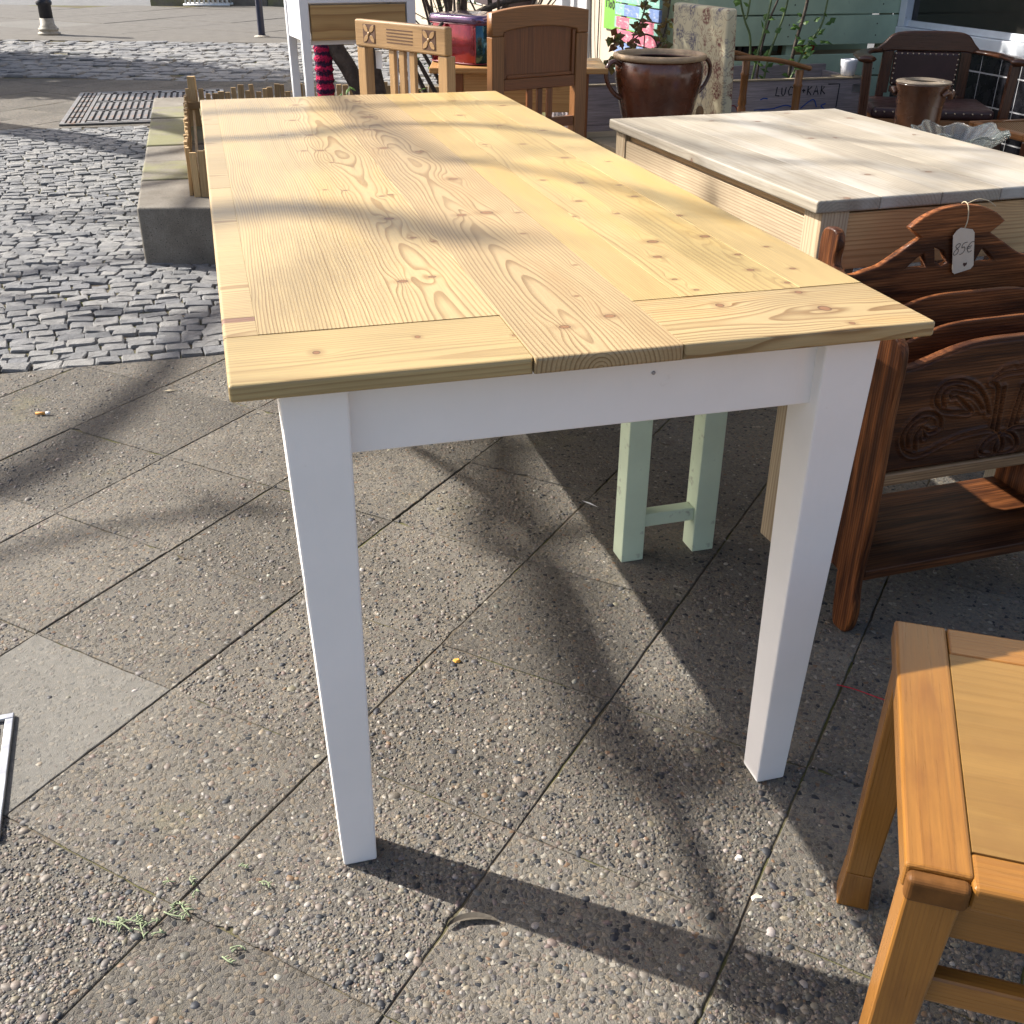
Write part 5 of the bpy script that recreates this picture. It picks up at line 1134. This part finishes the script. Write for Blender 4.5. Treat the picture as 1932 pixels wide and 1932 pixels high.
def street_tree():
    """bare lime tree on the pavement left of the picture: its limbs lie between the sun and the table"""
    t = thing('tree', 'tall bare street tree left of the tables casting branch shadows', 'tree', (0, 0, 0), 0); rg = random.Random(8)
    tube('trunk', cr([(-6.2, 8.7, -.05), (-6.25, 8.65, 1.2), (-6.35, 8.5, 2.6), (-6.45, 8.2, 3.6), (-6.5, 7.7, 4.4)], 5), [.20 - .004 * i for i in range(21)], M_BARK, t, 16)
    def up(pts, z, tt): return [(x + SUN.x * tt, y + SUN.y * tt, z + SUN.z * tt) for x, y in pts]
    top = (-6.5, 7.7, 4.4); v, f = [], []
    S3 = up([(-.55, 2.95), (-.39, 2.67), (-.27, 2.50), (-.09, 2.26), (.06, 1.99), (.14, 1.74), (.18, 1.51), (.245, 1.25), (.29, 1.0), (.32, .7)], 0, 4.2)
    S1 = up([(-1.05, 3.6), (-1.07, 3.3), (-1.07, 3.02), (-1.09, 2.66), (-1.15, 2.36), (-1.27, 2.18), (-1.5, 2.0)], 0, 8.4)
    S2 = up([(-1.3, 1.98), (-.87, 2.08), (-.7, 2.14), (-.55, 2.14)], 0, 9.0)
    C1 = up([(-2.2, 3.82), (-1.88, 3.74), (-1.6, 3.63), (-1.38, 3.57), (-1.0, 3.50)], 0, 8.8)
    C2 = up([(-2.4, 5.0), (-2.0, 4.9), (-1.5, 4.78), (-1.1, 4.7)], .1, 8.8)
    T1 = up([(-.75, 1.70), (-.52, 1.77), (-.40, 1.82), (-.29, 1.80), (-.16, 1.70), (-.06, 1.62)], .77, 11.0)
    T2 = up([(-1.0, 2.40), (-.68, 2.48), (-.52, 2.53), (-.35, 2.68), (-.09, 2.70), (.13, 2.56), (.35, 2.45)], .77, 8.2)
    T3 = up([(-.2, 2.36), (-.08, 2.26), (.08, 2.11), (.22, 1.97), (.34, 1.81), (.5, 1.7)], .77, 8.6)
    T6 = up([(-1.1, 2.80), (-.85, 2.85), (-.5, 2.95), (-.1, 3.08), (.2, 3.02)], .77, 10.0); T7 = up([(-.35, 1.45), (-.1, 1.35), (.2, 1.38), (.5, 1.5)], .77, 11.0)
    T4 = up([(.3, 3.1), (.6, 2.9), (.85, 2.6), (1.2, 2.5)], .75, 8.2); T5 = up([(.45, 2.5), (.75, 2.35), (1.1, 2.0)], .75, 8.8)
    L = []
    for pts, r0, r1, via in ((S3, .013, .016, 1), (S1, .034, .030, 1), (S2, .018, .024, 1), (C1, .026, .022, 1), (C2, .018, .014, 1), (T1, .05, .06, 1), (T2, .024, .026, 1), (T3, .018, .020, 1), (T6, .022, .022, 1), (T4, .016, .014, 1), (T5, .014, .012, 1)):
        a = Vector(top); b = Vector(pts[0]); mid = (a + b) / 2 + Vector((rg.uniform(-.2, .2), 0, .35)); full = cr([tuple(a), tuple(mid)] + [tuple(p) for p in pts], 4)
        tube_vf(full, [.04 + (r0 - .04) * min(1, i / 8) + (r1 - r0) * max(0, (i - 8) / (len(full) - 8)) for i in range(len(full))], 8, v, f); L.append(full)
    smooth_ob('limbs', v, f, M_BARK, t); v, f = [], []
    for full in L[1:]:
        for k in range(3):
            p = Vector(full[rg.randint(8, len(full) - 1)]); branch_tree(v, f, rg, p, Vector((rg.gauss(0, 1), rg.gauss(0, 1), rg.uniform(-.2, .8))), rg.uniform(.5, 1.0), rg.uniform(.005, .010), 2, .3)
    smooth_ob('twigs', v, f, M_BARK, t)
street_tree()
def shade_tree():  # dense crown added out of view to cast the road's shadow band
    t = thing('tree', 'unseen dense tree added beyond left edge to shade the cobbled road', 'tree', (-6.95, 11.42, 0), 0); rg = random.Random(5)
    tube('trunk', [(0, 0, -.05), (0, 0, 1.5), (.05, 0, 3.6)], [.14, .09, .03], M_BARK, t, 10); v, f = [], []
    cl = []
    for k in range(170):
        a = rg.uniform(0, 2 * math.pi); r_ = 1.20 * math.sqrt(rg.random()); z = rg.uniform(.3, 3.9); r_ *= 1 - .25 * (z > 3.3); cl.append(Vector((r_ * math.cos(a), r_ * math.sin(a), z)))
    crown_vf(rg, (0, 0, 0), (.9, .9, .9), 10000, .17, 0, v, f, cl); ob('crown', mk_mesh('crown', v, f), mat_leaf('hornbeam leaf', (.03, .06, .015), (.05, .10, .025), .15), t)
shade_tree()

# ================================================================== STREET FURNITURE
M_IRON = plain('black iron', (.022, .024, .034), .4, var=.3, bump=.2); M_WORN = plain('worn stone grey paint', (.34, .31, .26), .7, var=.25, scale=30)
t = thing('bollard', 'black bollard with worn grey foot on the far pavement', 'bollard', (-5.84, 14.42, 0), 0)
ob('foot', lathe_me([(.135, 0), (.135, .025), (.115, .03), (.115, .05), (.12, .055), (.12, .075), (.10, .08), (.10, .10), (.085, .11), (.082, .19)], 24), M_WORN, t)
ob('shaft', lathe_me([(.080, .19), (.078, .33), (.092, .34), (.096, .37), (.088, .39), (.070, .42), (.062, .80), (.075, .83), (.085, .90), (.06, .97), (.005, 1.0)], 24), M_IRON, t)
t = thing('post', 'slim dark blue post on the far pavement left of stand', 'post', (-3.15, 14.3, 0), 0)
ob('shaft', lathe_me([(.046, 0), (.043, .05), (.040, 1.0), (.03, 1.03)], 18), plain('navy steel', (.020, .024, .05), .35, var=.2), t); ob('foot', lathe_me([(.10, 0), (.09, .012), (.05, .02)], 18), M_WORN, t)
t = thing('bicycle_rack', 'white comb shaped bicycle rack at the far kerb', 'rack', (-5.66, 19.85, 0), 4)
M_WS = plain('white steel', (.68, .68, .66), .5)
for z, y in ((.03, 0), (.03, .35), (.50, .17)): tube('rail', [(0, y, z), (.78, y, z)], .02, M_WS, t, 8)
for k in range(10): x = .04 + .078 * k; tube('bar', [(x, 0, .03), (x, .13, .44), (x, .17, .50), (x, .21, .44), (x, .35, .03)], .014, M_WS, t, 8)
t = thing('planter_wall', 'low concrete kerb wall behind the white bicycle rack', 'wall', (-6.4, 20.42, 0), -4)
for k in range(4): box('block', t, k * 1.05, k * 1.05 + 1.04, 0, .4, -.05, .42, M_CONC, .01)
struct(ob('flower_bed', box_me(4.1, 1.6, .3), M_SOIL, None, (-4.3, 21.45, .1), (0, 0, R(-4))))
def grate():
    t = thing('grate', 'rusty patterned iron grating set in pavement beyond the cobbles', 'grating', (-3.09, 7.50, 0), 15.0)
    M_RI = plain('rusty iron', (.165, .155, .145), .55, metal=.35, var=.35, scale=9, dirt=((.20, .10, .05), 5, .56)); M_DKI = plain('grate shadow gap', (.018, .017, .017), .8)
    w, d = 1.12, 1.62
    box('shade_sheet', t, 0, w, 0, d, -.03, .0045, M_DKI, 0)  # near-black sheet, the shade between the bars put into its colour
    for a in ((0, w, 0, .03), (0, w, d - .03, d)): box('frame', t, *a, .005, .014, M_RI, .001)
    for a in ((0, .03, .0305, d - .0305), (w - .03, w, .0305, d - .0305), (.135, .160, .0305, d - .0305)): box('frame', t, *a, .005, .0142, M_RI, .001)
    rows = [.03, .13, .55, .62, 1.0, 1.08, 1.48, d - .03]
    me = {}
    for r_ in range(len(rows) - 1):
        y0, y1 = rows[r_] + .012, rows[r_ + 1] - .012
        if y1 - y0 < .12:
            for k in range(8): box('bar', t, .17 + k * .115, .17 + k * .115 + .085, y0 + .012, y1 - .012, .005, .0135, M_RI, .001)
            continue
        for k in range(20):
            x0 = .17 + k * .046; key = round(y1 - y0, 4)
            if key not in me: me[key] = box_me(.026, y1 - y0, .0085); me[key].materials.append(M_RI)
            ob('bar', me[key], None, t, (x0 + .013, (y0 + y1) / 2 + .015 * (k % 2), .0093))
    for r_ in range(6):
        for x in (.042, .074, .106): box('bar', t, x, x + .018, .045 + r_ * .26, .045 + r_ * .26 + .22, .005, .0135, M_RI, .001)
grate()
def cover():
    t = thing('inspection_cover', 'steel framed inspection cover in the pavement at left edge', 'cover', (-.851, 1.408, 0), 18.7)
    bar = lambda *a: box('frame_bar', t, *a, M_STEEL, .002, seg=3)
    bar(-.30, 0, -.014, 0, .0015, .009); bar(-.014, 0, -.30, -.0145, .0015, .009); bar(-.30, -.0145, -.30, -.286, .0015, .009); bar(-.30, -.286, -.2855, -.0145, .0015, .009)
    bar(-.284, -.030, -.0325, -.026, .0015, .006); bar(-.030, -.024, -.284, -.026, .0015, .006)
    box('plate', t, -.282, -.032, -.280, -.034, .0016, .004, M_AGG, .001)
cover()
t = thing('crate', 'blue plastic crate on the cobbles behind carved rack', 'crate', (1.62, 3.15, 0), 18)
M_BLU = plain('blue plastic', (.03, .09, .26), .4)
box('floor', t, 0, .34, 0, .26, .004, .012, M_BLU, .002)
for a in ((0, .34, 0, .012), (0, .34, .248, .26), (0, .012, .0125, .2475), (.328, .34, .0125, .2475)): box('side', t, *a, .0125, .23, M_BLU, .003)

# ================================================================== LITTER
t = thing('cigarette_butt', 'cigarette butt with orange filter lying on the pavement', 'litter', (-1.304, 2.68, .0055), 4)
tube('filter', [(-.019, 0, 0), (.008, 0, 0)], .0042, plain('filter', (.56, .27, .07), .8), t, 10); tube('paper', [(.0082, 0, 0), (.020, .001, 0)], .0041, M_TAGW, t, 10)
M_LICH = plain('lichen', (.22, .26, .15), .9, var=.15, scale=80)
rg = random.Random(2)
LI = [(-.541, .977), (-.525, .971), (-.512, .977), (-.495, .966), (-.484, .977), (-.462, 1.004), (-.447, 1.0), (-.459, .991), (-.471, .96), (-.482, 1.047), (-.449, 1.05), (-.439, 1.027), (-.359, .936), (-.369, .919), (-.568, .981), (-.383, 1.075), (-.346, 1.044), (-.455, 1.008), (-.505, .986), (-.53, .983)]
for k, (x, y) in enumerate(LI):
    v, f = [], []; a = rg.uniform(0, 6.28); L_ = rg.uniform(.016, .032) * (1.2 if k < 9 else .7)
    p = [Vector((-L_ / 2 * math.cos(a), -L_ / 2 * math.sin(a), .003)), Vector((rg.uniform(-.004, .004), rg.uniform(-.004, .004), .005)), Vector((L_ / 2 * math.cos(a), L_ / 2 * math.sin(a), .003))]
    tube_vf(cr(p, 3), .0011, 5, v, f)
    for j in range(4): q = p[0].lerp(p[2], rg.uniform(.1, .9)); b = a + rg.choice((-1, 1)) * rg.uniform(.6, 1.1); l2 = L_ * rg.uniform(.2, .45); tube_vf([q + Vector((0, 0, .001)), q + Vector((l2 * .5 * math.cos(b), l2 * .5 * math.sin(b), .003)), q + Vector((l2 * math.cos(b), l2 * math.sin(b), .002))], .0009, 5, v, f)
    o = ob('lichen_scrap', mk_mesh('lichen', v, f, True), M_LICH, None, (x, y, .0015)); tag(o, 'scrap of pale green lichen lying on the pavement in lower left', 'lichen', 'green lichen scraps on the slabs')
v, f = [], []
for k in range(9):
    u = k / 8; a = 2.6 - 1.7 * u; c_ = Vector((.045 * math.cos(a), .035 * math.sin(a) - .03, .003)); w_ = .0065 * math.sin(math.pi * (.08 + .84 * u)); n_ = Vector((math.cos(a), math.sin(a), 0)); v += [c_ - n_ * w_ + Vector((0, 0, .004)), c_, c_ + n_ * w_ + Vector((0, 0, .003))]
    if k: b = 3 * k; f += [(b - 3, b - 2, b + 1, b), (b - 2, b - 1, b + 2, b + 1)]
tag(ob('dry_leaf', mk_mesh('leaf', v, f), plain('dry leaf', (.085, .072, .055), .9), None, (-.045, .985, .001)), 'dry grey brown leaf on the slab beside leg shadow', 'leaf')
v, f = [], []; leaf_vf(v, f, Vector((0, 0, .004)), Vector((1, -.7, .05)), Vector((0, 0, 1)), .045, .007)
tag(ob('feather', mk_mesh('feather', v, f), plain('feather white', (.75, .75, .75), .9), None, (.165, 2.19, .002)), 'tiny white feather on the slab left of mint stool', 'feather')
tag(tube('thread', cr([(.585, 1.502, .005), (.61, 1.490, .006), (.64, 1.472, .005), (.665, 1.455, .005)], 5), .0011, plain('red thread', (.35, .02, .03), .8), None, 5), 'thin red thread lying on the shaded pavement', 'thread')
for k, (x, y, c, s_, lb) in enumerate(((.348, 1.027, (.55, .48, .38), .011, 'pale stone chip beside a slab joint near the chair leg'), (-.10, 1.57, (.55, .28, .05), .009, 'orange brown chip on the slab right of white leg'), (.335, 1.10, (.6, .55, .48), .009, 'white pebble at the edge of the table shadow'))):
    rq = np.random.default_rng(k); P = [Vector((s_ * math.cos(a) * rq.uniform(.6, 1.1), s_ * .75 * math.sin(a) * rq.uniform(.6, 1.1), 0)) for a in np.linspace(0, 6.28, 8)[:-1]]; n = 7
    v = P + [p * .6 + Vector((0, 0, s_ * .5 * rq.uniform(.8, 1.1))) for p in P]; f = [(i, (i + 1) % n, n + (i + 1) % n, n + i) for i in range(n)] + [tuple(range(n, 2 * n))]
    tag(ob('stone_chip', mk_mesh('chip', v, f), plain('chip %d' % k, c, .8), None, (x, y, .001)), lb, 'stone')
v, f = [], []; leaf_vf(v, f, Vector((0, 0, .004)), Vector((1, .5, .02)), Vector((0, 0, 1)), .045, .010)
tag(ob('wood_shaving', mk_mesh('shaving', v, f), plain('pale shaving', (.50, .42, .28), .9), None, (-1.02, 2.845, .002)), 'pale wood shaving on the slabs in front of cobbles', 'shaving')
